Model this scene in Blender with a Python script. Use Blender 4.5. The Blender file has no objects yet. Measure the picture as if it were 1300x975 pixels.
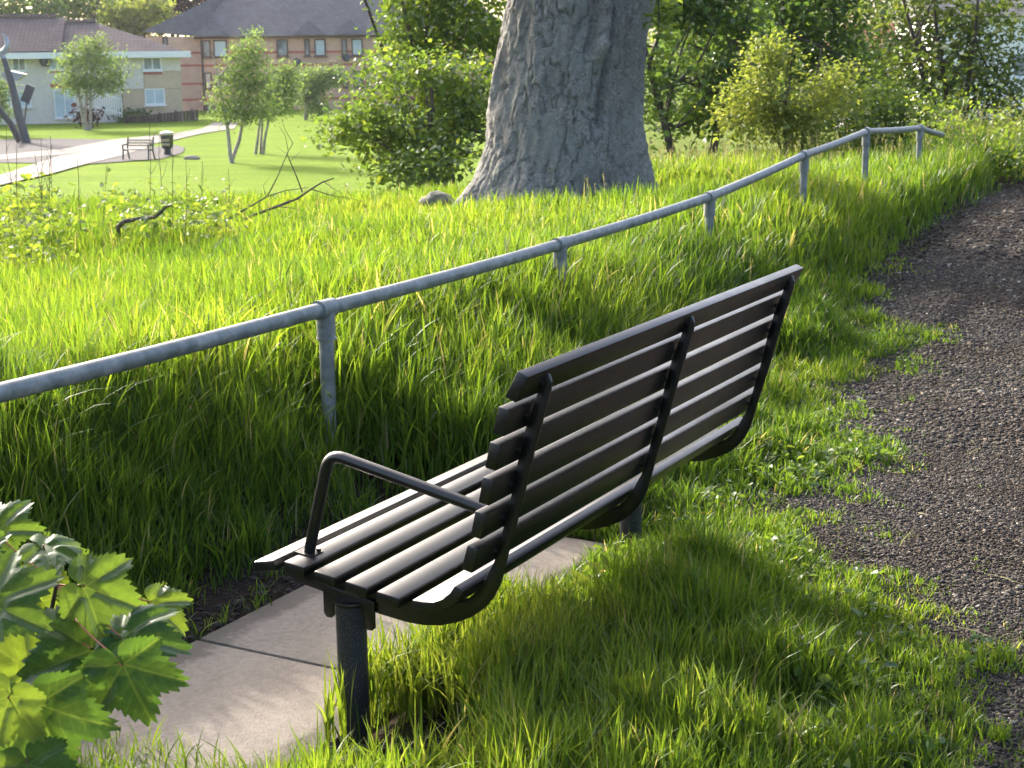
import bpy, math, numpy as np
from mathutils import Vector, Matrix
R = math.radians
rng = np.random.default_rng(11)
sc = bpy.context.scene
col = sc.collection

# ------------------------------------------------------------------ camera
F_PX, CAM_H = 1950.0, 1.655
PITCH, ROLL = R(12.03), R(-0.63)
fw = np.array([0, math.cos(PITCH), -math.sin(PITCH)])
rt0 = np.array([1., 0, 0]); up0 = np.cross(rt0, fw)
rt = rt0*math.cos(ROLL)+up0*math.sin(ROLL); up = up0*math.cos(ROLL)-rt0*math.sin(ROLL)
CAM = np.array([0, 0, CAM_H])
cd = bpy.data.cameras.new('camera'); cam = bpy.data.objects.new('camera', cd); col.objects.link(cam)
m = Matrix.Identity(4)
for i in range(3):
    m[i][0], m[i][1], m[i][2], m[i][3] = rt[i], up[i], -fw[i], CAM[i]
cam.matrix_world = m
cd.sensor_width = 36; cd.lens = 36*F_PX/1300
cd.clip_start = .05; cd.clip_end = 3000
cd.dof.use_dof = True; cd.dof.focus_distance = 4.6; cd.dof.aperture_fstop = 13
sc.camera = cam

def ray(px, py):
    return fw+rt*(px-650)/F_PX-up*(py-487.5)/F_PX
def at(px, py, D):                       # a point of the place at distance D (along +Y) seen in that direction
    d = ray(px, py); return CAM+d*(D/d[1])
def onz(px, py, z):
    d = ray(px, py); return CAM+d*((z-CAM_H)/d[2])

# ------------------------------------------------------------------ helpers
def link(o, parent=None):
    col.objects.link(o)
    if parent is not None: o.parent = parent
    return o
def tag(o, label=None, cat=None, group=None, kind=None):
    if label: o['label'] = label
    if cat: o['category'] = cat
    if group: o['group'] = group
    if kind: o['kind'] = kind
    return o
def empty(name, loc=(0, 0, 0), rz=0):
    o = bpy.data.objects.new(name, None); o.location = loc; o.rotation_euler = (0, 0, rz); o.empty_display_size = .1
    return link(o)
def fast(name, V, F, mat, parent=None, attrs=None, smooth=False):
    """V (N,3), F (M,k) arrays -> one mesh object."""
    V = np.asarray(V, np.float32); F = np.asarray(F, np.int32)
    me = bpy.data.meshes.new(name); k = F.shape[1]
    me.vertices.add(len(V)); me.vertices.foreach_set('co', V.ravel())
    me.loops.add(F.size); me.loops.foreach_set('vertex_index', F.ravel())
    me.polygons.add(len(F)); me.polygons.foreach_set('loop_start', np.arange(0, F.size, k, dtype=np.int32))
    me.polygons.foreach_set('loop_total', np.full(len(F), k, np.int32))
    if smooth: me.polygons.foreach_set('use_smooth', np.ones(len(F), bool))
    me.update(calc_edges=True)
    for n, a in (attrs or {}).items():
        at_ = me.attributes.new(n, 'FLOAT', 'POINT'); at_.data.foreach_set('value', np.asarray(a, np.float32))
    me.materials.append(mat)
    return link(bpy.data.objects.new(name, me), parent)

class MB:
    def __init__(s): s.v = []; s.f = []
    def add(s, V, F):
        b = len(s.v); s.v += [tuple(map(float, p)) for p in V]; s.f += [tuple(i+b for i in f) for f in F]; return s
    def box(s, c, d, rot=None):
        x, y, z = d[0]/2, d[1]/2, d[2]/2
        V = [Vector(p) for p in ((-x,-y,-z),(x,-y,-z),(x,y,-z),(-x,y,-z),(-x,-y,z),(x,-y,z),(x,y,z),(-x,y,z))]
        if rot is not None: V = [rot @ p for p in V]
        return s.add([p+Vector(c) for p in V], [(0,3,2,1),(4,5,6,7),(0,1,5,4),(1,2,6,5),(2,3,7,6),(3,0,4,7)])
    def tube(s, pts, r, n=12, cap=True):
        pts = [Vector(p) for p in pts]; rr = r if hasattr(r, '__len__') else [r]*len(pts)
        V = []; F = []; ref = None
        for i, p in enumerate(pts):
            t = (pts[min(i+1, len(pts)-1)]-pts[max(i-1, 0)]).normalized()
            if ref is None: ref = t.orthogonal().normalized()
            ref = (ref-t*ref.dot(t)).normalized(); b = t.cross(ref)
            for k in range(n):
                a = 2*math.pi*k/n; V.append(p+(ref*math.cos(a)+b*math.sin(a))*rr[i])
        for i in range(len(pts)-1):
            for k in range(n):
                k2 = (k+1) % n; F.append((i*n+k, i*n+k2, (i+1)*n+k2, (i+1)*n+k))
        if cap: F.append(tuple(range(n-1, -1, -1))); F.append(tuple(range((len(pts)-1)*n, len(pts)*n)))
        return s.add(V, F)
    def extrude(s, poly, axis, a, b):
        """poly: 2D outline in the plane across `axis` ('x': (y,z), 'y': (x,z), 'z': (x,y)), from a to b."""
        f = {'x': lambda p, t: (t, p[0], p[1]), 'y': lambda p, t: (p[0], t, p[1]), 'z': lambda p, t: (p[0], p[1], t)}[axis]
        n = len(poly)
        return s.add([f(p, a) for p in poly]+[f(p, b) for p in poly],
                     [tuple(range(n-1, -1, -1)), tuple(range(n, 2*n))]+[(i, (i+1) % n, n+(i+1) % n, n+i) for i in range(n)])
    def build(s, name, mat, parent=None, smooth=False, bevel=0, seg=2, auto=True):
        me = bpy.data.meshes.new(name); me.from_pydata(s.v, [], s.f); me.validate()
        import bmesh
        bm = bmesh.new(); bm.from_mesh(me); bmesh.ops.recalc_face_normals(bm, faces=bm.faces)
        if bevel:
            es = [e for e in bm.edges if len(e.link_faces) == 2 and e.calc_face_angle(0) > R(28)]
            bmesh.ops.bevel(bm, geom=es, offset=bevel, segments=seg, profile=.5, affect='EDGES', clamp_overlap=True)
        for f in bm.faces: f.smooth = bool(smooth or bevel)
        if smooth or bevel:
            for e in bm.edges:
                if len(e.link_faces) == 2 and e.calc_face_angle(0) > R(40): e.smooth = False
        bm.to_mesh(me); bm.free(); me.materials.append(mat)
        return link(bpy.data.objects.new(name, me), parent)

def sstep(a, b, x):
    t = np.clip((x-a)/(b-a), 0, 1); return t*t*(3-2*t)
def _h(ix, iy, iz, seed):
    n = (ix*374761393+iy*668265263+iz*2147483647+seed*144269) & 0xffffffff
    n = ((n ^ (n >> 13))*1274126177) & 0xffffffff
    return ((n ^ (n >> 16)) & 0xffff)/65535.0
def noise(x, y, z=0.0, seed=0):
    x, y, z = np.broadcast_arrays(np.asarray(x, float), np.asarray(y, float), np.asarray(z, float))
    i, j, k = np.floor(x).astype(np.int64), np.floor(y).astype(np.int64), np.floor(z).astype(np.int64)
    f, g, h = x-i, y-j, z-k
    f, g, h = f*f*(3-2*f), g*g*(3-2*g), h*h*(3-2*h)
    o = 0
    for a in (0, 1):
        for b in (0, 1):
            for c in (0, 1):
                o = o+_h(i+a, j+b, k+c, seed)*np.where(a, f, 1-f)*np.where(b, g, 1-g)*np.where(c, h, 1-h)
    return o
def fbm(x, y, z=0.0, seed=0, o=4):
    v = 0; a = .5; s = 1.; t = 0
    for k in range(o):
        v = v+a*noise(np.asarray(x)*s, np.asarray(y)*s, np.asarray(z)*s, seed+k); t += a; a *= .5; s *= 2.03
    return v/t

# ------------------------------------------------------------------ materials
def newmat(name):
    mt = bpy.data.materials.new(name); mt.use_nodes = True; nt = mt.node_tree; nt.nodes.clear()
    out = nt.nodes.new('ShaderNodeOutputMaterial'); return mt, nt, out
class N:
    def __init__(s, nt): s.nt = nt
    def __call__(s, kind, inputs=None, **kw):
        n = s.nt.nodes.new('ShaderNode'+kind)
        for k, v in kw.items(): setattr(n, k, v)
        for k, v in (inputs or {}).items():
            if isinstance(v, bpy.types.NodeSocket): s.nt.links.new(v, n.inputs[k])
            else: n.inputs[k].default_value = v
        return n
    def ramp(s, fac, stops, interp='LINEAR'):
        n = s.nt.nodes.new('ShaderNodeValToRGB'); n.color_ramp.interpolation = interp
        e = n.color_ramp.elements
        while len(e) < len(stops): e.new(.5)
        for x, (p, c) in zip(e, stops): x.position = p; x.color = (*c, 1) if len(c) == 3 else c
        s.nt.links.new(fac, n.inputs[0]); return n.outputs[0]
    def mix(s, fac, a, b, mode='MIX'):
        n = s.nt.nodes.new('ShaderNodeMix'); n.data_type = 'RGBA'; n.blend_type = mode
        for i, v in ((0, fac), (6, a), (7, b)):
            if isinstance(v, bpy.types.NodeSocket): s.nt.links.new(v, n.inputs[i])
            else: n.inputs[i].default_value = v if i == 0 else ((*v, 1) if len(v) == 3 else v)
        return n.outputs[2]
    def math(s, op, a, b=0.):
        n = s.nt.nodes.new('ShaderNodeMath'); n.operation = op
        for i, v in ((0, a), (1, b)):
            if isinstance(v, bpy.types.NodeSocket): s.nt.links.new(v, n.inputs[i])
            else: n.inputs[i].default_value = v
        return n.outputs[0]
    def tex(s, scale, detail=4, rough=.55, vec=None, dist=0):
        i = {'Scale': scale, 'Detail': detail, 'Roughness': rough, 'Distortion': dist}
        if vec is not None: i['Vector'] = vec
        return s('TexNoise', i).outputs[0]
    def bump(s, h, strength, dist):
        return s('Bump', {'Height': h, 'Strength': strength, 'Distance': dist}).outputs[0]

def simple(name, c, rough=.6, var=.15, scale=8, metal=0., bump=0., bscale=60, spec=.5):
    mt, nt, out = newmat(name); n = N(nt); g = n('TexCoord').outputs['Object']
    t = n.tex(scale, 5, .6, g)
    lo = tuple(x*(1-var) for x in c); hi = tuple(min(1, x*(1+var)) for x in c)
    p = n('BsdfPrincipled', {'Base Color': n.ramp(t, [(.3, lo), (.7, hi)]), 'Roughness': rough, 'Metallic': metal, 'Specular IOR Level': spec})
    if bump: nt.links.new(n.bump(n.tex(bscale, 4, .6, g), bump, .01), p.inputs['Normal'])
    nt.links.new(p.outputs[0], out.inputs[0]); return mt

def leafmat(name, stops, trans=.5, tcol=(1.25, 1.2, .5), gloss=.06, rough=.4):
    """two-sided leaf: diffuse + translucent + a little gloss; the colour varies from leaf to leaf"""
    mt, nt, out = newmat(name); n = N(nt)
    a = n('Attribute', attribute_name='rnd').outputs['Fac']
    c = n.ramp(a, stops)
    d = n('BsdfDiffuse', {'Color': c}).outputs[0]
    t = n('BsdfTranslucent', {'Color': n.mix(1., c, (*tcol, 1), 'MULTIPLY')}).outputs[0]
    mx = n('MixShader', {0: trans, 1: d, 2: t}).outputs[0]
    g = n('BsdfGlossy', {'Color': (1, 1, 1, 1), 'Roughness': rough}).outputs[0]
    fr = n.math('MULTIPLY', n('LayerWeight', {'Blend': .3}).outputs['Fresnel'], gloss*.7)
    nt.links.new(n('MixShader', {0: fr, 1: mx, 2: g}).outputs[0], out.inputs[0]); return mt

M = {}
# --- black bench paint with orange-peel and dust
mt, nt, out = newmat('black_paint'); n = N(nt); g = n('TexCoord').outputs['Object']
dust = n.tex(9, 6, .7, g); spk = n.tex(380, 2, .5, g)
bc = n.mix(n.math('MULTIPLY', n.ramp(dust, [(.45, (0,)*3), (.8, (1,)*3)]), .35), (.002, .002, .0022, 1), (.010, .009, .008, 1))
p = n('BsdfPrincipled', {'Base Color': bc, 'Roughness': n.ramp(dust, [(.3, (.29,)*3), (.75, (.42,)*3)]), 'Specular IOR Level': .7})
nt.links.new(n.bump(n.math('ADD', spk, n.math('MULTIPLY', n.tex(30, 3, .5, g), .6)), .25, .00025), p.inputs['Normal'])
nt.links.new(p.outputs[0], out.inputs[0]); M['paint'] = mt
# --- weathered post paint, speckled
mt, nt, out = newmat('post_paint'); n = N(nt); g = n('TexCoord').outputs['Object']
spk = n.tex(230, 3, .7, g); dust = n.tex(10, 5, .6, g)
bc = n.mix(n.ramp(spk, [(.56, (0,)*3), (.68, (1,)*3)]), (.014, .014, .015, 1), (.10, .10, .095, 1))
p = n('BsdfPrincipled', {'Base Color': bc, 'Roughness': .55})
nt.links.new(n.bump(spk, .3, .001), p.inputs['Normal']); nt.links.new(p.outputs[0], out.inputs[0]); M['post'] = mt
# --- galvanised painted rail
mt, nt, out = newmat('rail_steel'); n = N(nt); g = n('TexCoord').outputs['Object']
a = n.tex(14, 6, .65, g); b = n.tex(160, 3, .6, g)
c = n.ramp(a, [(.32, (.085, .105, .098)), (.5, (.16, .18, .168)), (.66, (.27, .28, .262))])
c = n.mix(n.math('MULTIPLY', n.ramp(b, [(.6, (0,)*3), (.72, (1,)*3)]), .5), c, (.07, .075, .07, 1))
p = n('BsdfPrincipled', {'Base Color': c, 'Metallic': 0., 'Specular IOR Level': .8, 'Roughness': n.ramp(a, [(.3, (.42,)*3), (.7, (.58,)*3)])})
nt.links.new(n.bump(b, .1, .0003), p.inputs['Normal']); nt.links.new(p.outputs[0], out.inputs[0]); M['rail'] = mt
# --- concrete slab
mt, nt, out = newmat('slab_concrete'); n = N(nt); g = n('TexCoord').outputs['Object']
a = n.tex(3.2, 7, .62, g); b = n.tex(60, 5, .7, g); v = n('TexVoronoi', {'Vector': g, 'Scale': 170.}).outputs[0]
c = n.ramp(a, [(.25, (.175, .142, .11)), (.5, (.245, .205, .162)), (.78, (.315, .27, .217))])
c = n.mix(.35, c, n.ramp(b, [(.3, (.09, .072, .057)), (.7, (.36, .315, .26))]))
c = n.mix(n.math('MULTIPLY', n.ramp(n.tex(25, 4, .6, g), [(.66, (0,)*3), (.74, (1,)*3)]), .55), c, (.09, .075, .06, 1))
ey_ = n.math('ABSOLUTE', n.math('SUBTRACT', n('SeparateXYZ', {0: g}).outputs[1], .625))
gr = n.math('ADD', n.math('MULTIPLY', ey_, 2.4), n.math('MULTIPLY', n.tex(7, 6, .7, g), .55))
c = n.mix(n.math('MULTIPLY', n.ramp(gr, [(.92, (0,)*3), (1., (1,)*3)]), .7), c, (.075, .06, .042, 1))
c = n.mix(n.math('MULTIPLY', n.ramp(n.tex(1.7, 7, .7, g), [(.5, (0,)*3), (.66, (1,)*3)]), .4), c, (.13, .105, .085, 1))
p = n('BsdfPrincipled', {'Base Color': c, 'Roughness': .85})
nt.links.new(n.bump(n.math('ADD', v, n.math('MULTIPLY', b, .7)), .5, .003), p.inputs['Normal'])
nt.links.new(p.outputs[0], out.inputs[0]); M['slab'] = mt
# --- ground: soil near, lawn green where the sheet becomes lawn
mt, nt, out = newmat('ground_soil'); n = N(nt); g = n('NewGeometry').outputs['Position']
a = n.tex(2.6, 7, .65, g); b = n.tex(42, 5, .7, g)
soil = n.ramp(b, [(.25, (.022, .016, .012)), (.55, (.055, .04, .03)), (.8, (.10, .075, .055))])
soil = n.mix(n.ramp(a, [(.52, (0,)*3), (.66, (.65,)*3)]), soil, (.045, .07, .018, 1))
lw = n('Attribute', attribute_name='lawn').outputs['Fac']
l1 = n.tex(.35, 6, .7, n('Mapping', {'Vector': g, 'Scale': (.45, 1.6, 1)}).outputs[0]); l2 = n.tex(5.5, 5, .75, g); l3 = n.tex(30, 3, .7, g)
lawn = n.ramp(l1, [(.32, (.10, .18, .018)), (.5, (.155, .245, .02)), (.68, (.22, .30, .026))])
lawn = n.mix(.45, lawn, n.ramp(l2, [(.35, (.07, .145, .016)), (.65, (.25, .33, .035))]))
p = n('BsdfPrincipled', {'Base Color': n.mix(lw, soil, lawn), 'Roughness': .95, 'Specular IOR Level': .03})
hb = n.math('ADD', n.math('MULTIPLY', b, n.math('SUBTRACT', 1., lw)), n.math('MULTIPLY', l2, n.math('MULTIPLY', lw, 6.)))
nt.links.new(n.bump(hb, .9, .03), p.inputs['Normal']); nt.links.new(p.outputs[0], out.inputs[0]); M['ground'] = mt
# --- gravel path base and stones
mt, nt, out = newmat('path_gravel'); n = N(nt); g = n('NewGeometry').outputs['Position']
v = n('TexVoronoi', {'Vector': g, 'Scale': 62., 'Randomness': 1.}); a = n.tex(1.3, 6, .6, g); b = n.tex(120, 4, .7, g)
cell = n('SeparateColor', {0: v.outputs['Color']}).outputs[0]
c = n.ramp(cell, [(0, (.018, .016, .015)), (.5, (.042, .037, .032)), (.8, (.07, .06, .05)), (1, (.12, .10, .08))])
c = n.mix(n.math('MULTIPLY', n.ramp(a, [(.4, (0,)*3), (.7, (1,)*3)]), .45), c, (.075, .052, .036, 1))
p = n('BsdfPrincipled', {'Base Color': c, 'Roughness': .9, 'Specular IOR Level': .1})
nt.links.new(n.bump(n.math('ADD', n.math('MULTIPLY', v.outputs[0], -1.), n.math('MULTIPLY', b, .4)), 1., .02), p.inputs['Normal'])
nt.links.new(p.outputs[0], out.inputs[0]); M['path'] = mt
mt, nt, out = newmat('stone_chips'); n = N(nt); a = n('Attribute', attribute_name='rnd').outputs['Fac']
c = n.ramp(a, [(0, (.034, .031, .028)), (.4, (.066, .059, .052)), (.7, (.108, .093, .077)), (.92, (.155, .125, .096)), (.965, (.30, .26, .20)), (1, (.5, .46, .38))])
g = n('NewGeometry').outputs['Position']
c = n.mix(.3, c, n.ramp(n.tex(160, 3, .7, g), [(.3, (.02, .02, .02)), (.7, (.16, .14, .12))]))
c = n.mix(n.math('MULTIPLY', n.ramp(n.tex(1.1, 6, .65, g), [(.45, (0,)*3), (.62, (1,)*3)]), .55), c, (.06, .042, .028, 1))
p = n('BsdfPrincipled', {'Base Color': c, 'Roughness': .9, 'Specular IOR Level': .1}); nt.links.new(p.outputs[0], out.inputs[0]); M['chips'] = mt
# --- bark
mt, nt, out = newmat('beech_bark'); n = N(nt); g = n('TexCoord').outputs['Object']
mp = n('Mapping', {'Vector': g, 'Scale': (1, 1, 1.15)}).outputs[0]
a = n.tex(2.1, 8, .68, mp, .8); b = n.tex(19, 7, .74, mp, 1.4); v = n('TexVoronoi', {'Vector': mp, 'Scale': 17.}, feature='DISTANCE_TO_EDGE').outputs[0]
wv = n.tex(30, 5, .7, n('Mapping', {'Vector': g, 'Scale': (1, 1, 2.6)}).outputs[0], 1.5)
c = n.ramp(b, [(.32, (.12, .108, .092)), (.41, (.32, .295, .258)), (.53, (.46, .435, .39)), (.66, (.66, .64, .58))])
c = n.mix(n.math('MULTIPLY', n.ramp(a, [(.46, (0,)*3), (.60, (1,)*3)]), .55), c, (.40, .43, .38, 1))
c = n.mix(n.math('MULTIPLY', n.ramp(n.tex(1.1, 5, .6, g), [(.52, (0,)*3), (.66, (1,)*3)]), .6), c, (.15, .13, .10, 1))
c = n.mix(n.math('MULTIPLY', n.ramp(wv, [(.62, (0,)*3), (.72, (1,)*3)]), .5), c, (.035, .03, .028, 1))
p = n('BsdfPrincipled', {'Base Color': c, 'Roughness': .88, 'Specular IOR Level': .25})
hb = n.math('ADD', n.math('ADD', n.math('MULTIPLY', b, 1.3), n.math('MULTIPLY', v, .25)), n.math('MULTIPLY', wv, .8))
nt.links.new(n.bump(hb, 1., .05), p.inputs['Normal']); nt.links.new(p.outputs[0], out.inputs[0]); M['bark'] = mt
M['wood'] = simple('grey_brown_bark', (.075, .06, .048), .9, .4, 14, bump=.6, bscale=40)
M['deadwood'] = simple('dead_wood', (.10, .078, .06), .85, .45, 20, bump=.5, bscale=60)
M['birch'] = simple('pale_birch_bark', (.28, .25, .21), .8, .5, 6)
# --- leaves and grass
M['grass'] = leafmat('grass_blades', [(0, (.038, .088, .018)), (.35, (.08, .155, .022)), (.7, (.132, .215, .026)), (.93, (.19, .26, .04)), (1, (.30, .28, .16))], .6, (1.62, 1.46, .65), .06, .5)
M['straw'] = leafmat('seed_heads', [(0, (.16, .17, .06)), (1, (.34, .32, .16))], .4, (1.1, 1.05, .8), .03)
M['leaf_dark'] = leafmat('leaf_deep_green', [(0, (.045, .095, .032)), (.6, (.09, .165, .045)), (1, (.16, .23, .055))], .5, (1.65, 1.5, .7), .08, .5)
M['leaf_mid'] = leafmat('leaf_mid_green', [(0, (.06, .115, .034)), (.6, (.115, .185, .042)), (1, (.20, .26, .055))], .5, (1.6, 1.5, .65), .07, .5)
M['leaf_pale'] = leafmat('leaf_yellow_green', [(0, (.13, .18, .04)), (.6, (.21, .26, .06)), (1, (.34, .36, .12))], .5, (1.4, 1.35, .7), .05, .5)
M['leaf_olive'] = leafmat('leaf_olive', [(0, (.05, .085, .03)), (.6, (.095, .145, .042)), (1, (.17, .21, .07))], .5, (1.5, 1.4, .6), .06, .5)
M['leaf_birch'] = leafmat('leaf_birch', [(0, (.08, .145, .055)), (.6, (.145, .22, .08)), (1, (.24, .31, .12))], .5, (1.4, 1.35, .7), .05, .5)
M['leaf_copper'] = leafmat('leaf_copper', [(0, (.02, .012, .013)), (1, (.05, .028, .028))], .4, (1.4, 1, 1), .05, .4)
# --- sycamore leaf with veins (vein = distance to the nearest vein)
mt, nt, out = newmat('sycamore_leaf'); n = N(nt)
vn = n('Attribute', attribute_name='vein').outputs['Fac']; rd = n('Attribute', attribute_name='rnd').outputs['Fac']
g = n('TexCoord').outputs['Object']
c = n.ramp(rd, [(0, (.026, .064, .026)), (.5, (.045, .098, .036)), (1, (.11, .165, .042))])
c = n.mix(.3, c, n.ramp(n.tex(45, 5, .65, g), [(.3, (.02, .06, .015)), (.7, (.10, .17, .04))]))
c = n.mix(n.ramp(vn, [(0, (.5,)*3), (.5, (.18,)*3), (1, (0,)*3)]), c, (.17, .23, .085, 1))
d = n('BsdfDiffuse', {'Color': c}).outputs[0]
t = n('BsdfTranslucent', {'Color': n.mix(1., c, (1.9, 1.7, .5, 1), 'MULTIPLY')}).outputs[0]
gl = n('BsdfGlossy', {'Color': (1, 1, 1, 1), 'Roughness': .5}).outputs[0]
nb = n.bump(n.math('ADD', n.math('MULTIPLY', n.math('MINIMUM', vn, 1.), .6), n.math('MULTIPLY', n.tex(70, 4, .6, g), .4)), .6, .004)
for nd in nt.nodes:
    if nd.bl_idname in ('ShaderNodeBsdfDiffuse', 'ShaderNodeBsdfGlossy'): nt.links.new(nb, nd.inputs['Normal'])
mx = n('MixShader', {0: .42, 1: d, 2: t}).outputs[0]
fr = n.math('MULTIPLY', n('LayerWeight', {'Blend': .3}).outputs['Fresnel'], .05)
nt.links.new(n('MixShader', {0: fr, 1: mx, 2: gl}).outputs[0], out.inputs[0]); M['syc'] = mt
M['stalk_green'] = simple('green_stalk', (.10, .16, .035), .6, .25, 20)
M['stalk_red'] = simple('red_stalk', (.30, .07, .045), .5, .25, 20)
M['petal'] = simple('yellow_petal', (.75, .5, .02), .6, .1)
# --- buildings and park
def brick(name, c1, c2, mort, scale=1., rough=.9):
    mt, nt, out = newmat(name); n = N(nt); g = n('TexCoord').outputs['Object']
    s = n('SeparateXYZ', {0: g}).outputs
    vec = n('CombineXYZ', {0: n.math('ADD', s[0], s[1]), 1: s[2], 2: 0.}).outputs[0]
    b = n('TexBrick', {'Vector': vec, 'Color1': (*c1, 1), 'Color2': (*c2, 1), 'Mortar': (*mort, 1), 'Scale': scale, 'Mortar Size': .012, 'Brick Width': .225, 'Row Height': .075, 'Bias': 0.})
    c = n.mix(.3, b.outputs[0], n.ramp(n.tex(1.2, 6, .65, g), [(.3, tuple(x*.6 for x in c1)), (.7, tuple(min(1, x*1.3) for x in c2))]))
    p = n('BsdfPrincipled', {'Base Color': c, 'Roughness': rough, 'Specular IOR Level': .2}); nt.links.new(p.outputs[0], out.inputs[0]); return mt
M['brick_pink'] = brick('pink_brick', (.50, .29, .205), (.60, .37, .27), (.45, .37, .30))
M['brick_buff'] = brick('buff_brick', (.50, .38, .245), (.58, .45, .30), (.45, .38, .30))
M['brick_red'] = brick('red_brick', (.36, .085, .06), (.42, .11, .075), (.35, .2, .16))
M['render'] = simple('cream_render', (.62, .57, .51), .9, .08, 3, bump=.3, bscale=90)
M['white'] = simple('white_upvc', (.78, .78, .77), .5, .04)
M['brownframe'] = simple('brown_window_frame', (.10, .055, .04), .6, .15)
def tiles(name, c1, c2, course=.32, w=.3):
    mt, nt, out = newmat(name); n = N(nt); g = n('TexCoord').outputs['Object']
    s = n('SeparateXYZ', {0: g}).outputs
    vec = n('CombineXYZ', {0: n.math('ADD', s[0], n.math('MULTIPLY', s[1], .35)), 1: s[2], 2: 0.}).outputs[0]
    b = n('TexBrick', {'Vector': vec, 'Color1': (*c1, 1), 'Color2': (*c2, 1), 'Mortar': tuple(x*.35 for x in c1)+(1,), 'Scale': 1., 'Mortar Size': .025, 'Brick Width': w, 'Row Height': course*.55, 'Bias': -.1})
    c = n.mix(.35, b.outputs[0], n.ramp(n.tex(.8, 6, .7, g), [(.3, tuple(x*.7 for x in c1)), (.7, tuple(x*1.35 for x in c2))]))
    p = n('BsdfPrincipled', {'Base Color': c, 'Roughness': .8, 'Specular IOR Level': .3})
    nt.links.new(n.bump(b.outputs['Fac'], .6, .04), p.inputs['Normal']); nt.links.new(p.outputs[0], out.inputs[0]); return mt
M['tile_brown'] = tiles('brown_roof_tiles', (.15, .112, .105), (.195, .15, .135))
M['tile_grey'] = tiles('grey_roof_tiles', (.12, .118, .125), (.17, .165, .17))
M['tile_red'] = tiles('red_roof_tiles', (.32, .10, .06), (.42, .14, .08))
mt, nt, out = newmat('window_glass'); n = N(nt); g = n('TexCoord').outputs['Object']
p = n('BsdfPrincipled', {'Base Color': n.ramp(n.tex(.9, 3, .5, g), [(.35, (.10, .12, .13)), (.65, (.34, .38, .40))]), 'Roughness': .08, 'Specular IOR Level': .8})
nt.links.new(p.outputs[0], out.inputs[0]); M['glass'] = mt
M['curtain'] = simple('net_curtain', (.42, .52, .58), .25, .12, 2, spec=.6)
M['darkmetal'] = simple('dark_grey_metal', (.06, .068, .075), .5, .2, 5, metal=.4)
M['steel'] = simple('brushed_steel', (.28, .31, .34), .42, .2, 5, metal=.6)
M['bin'] = simple('black_bin_plastic', (.018, .024, .022), .45, .2)
M['gold'] = simple('gold_transfer', (.5, .45, .25), .5, .1)
M['parkwood'] = simple('pale_bench_wood', (.42, .36, .28), .7, .2, 8)
M['paving'] = simple('pale_path_paving', (.27, .245, .22), .95, .1, 1.5, spec=.03)
M['tarmac'] = simple('dark_tarmac', (.115, .11, .108), .95, .15, 2, spec=.03)
M['fence'] = simple('dark_timber_fence', (.06, .045, .038), .85, .3, 3)
M['hill'] = simple('hill_green', (.06, .10, .04), .95, .3, .02)
M['stone'] = simple('mossy_grey_stone', (.13, .135, .10), .9, .4, 9, bump=.7, bscale=25)

# ------------------------------------------------------------------ light
SUN_A, SUN_E = 34, 27                    # degrees left of the view, degrees high
S = Vector((-math.sin(R(SUN_A))*math.cos(R(SUN_E)), math.cos(R(SUN_A))*math.cos(R(SUN_E)), math.sin(R(SUN_E))))
w = bpy.data.worlds.new('World'); sc.world = w; w.use_nodes = True
sk = w.node_tree.nodes.new('ShaderNodeTexSky'); sk.sky_type = 'NISHITA'; sk.sun_disc = False
sk.sun_elevation = R(SUN_E); sk.sun_rotation = R(-SUN_A); sk.dust_density = 5.; sk.air_density = .7; sk.ozone_density = .6
bg = w.node_tree.nodes['Background']; bg.inputs[1].default_value = .15
w.node_tree.links.new(sk.outputs[0], bg.inputs[0])
ld = bpy.data.lights.new('sun', 'SUN'); ld.energy = 2.3; ld.angle = R(1.); ld.color = (1, .935, .84)
sun = link(bpy.data.objects.new('sun', ld)); sun.rotation_euler = S.to_track_quat('Z', 'Y').to_euler(); sun.location = (-20, 20, 20)
vs = sc.view_settings; vs.view_transform = 'Standard'; vs.look = 'None'; vs.gamma = 1; vs.exposure = 2.05
sc.render.engine = 'CYCLES'; cy = sc.cycles
cy.max_bounces = 8; cy.diffuse_bounces = 4; cy.glossy_bounces = 2; cy.transmission_bounces = 6; cy.transparent_max_bounces = 4
cy.use_denoising = True; cy.caustics_reflective = False; cy.caustics_refractive = False; cy.sample_clamp_indirect = 6
try: cy.denoiser = 'OPENIMAGEDENOISE'
except Exception: pass

# ------------------------------------------------------------------ terrain
OB = np.array([-.266, 3.387]); EX = np.array([.4767, .8790]); EY = np.array([-.8790, .4767])
def bench_xy(x, y):
    dx, dy = x-OB[0], y-OB[1]; return dx*EX[0]+dy*EX[1], dx*EY[0]+dy*EY[1]
PE_PX = [(1330, 1500), (1200, 960), (1150, 830), (1070, 700), (1052, 600), (1095, 480), (1155, 380), (1215, 310), (1290, 244)]
PE = np.array([onz(px, py, .0 if py > 400 else .06+.12*(400-py)/150)[:2] for px, py in PE_PX])
PE = np.vstack([PE[0]+(PE[0]-PE[1])*.4, PE, PE[-1]+np.array([1.1, 1.3]), PE[-1]+np.array([3., 2.2]), PE[-1]+np.array([7., 2.8])])
PR = []                                   # right edge: left edge moved 2.4 m across
for i in range(len(PE)):
    t = PE[min(i+1, len(PE)-1)]-PE[max(i-1, 0)]; t = t/np.linalg.norm(t); PR.append(PE[i]+2.5*np.array([t[1], -t[0]]))
PR = np.array(PR)
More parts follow.
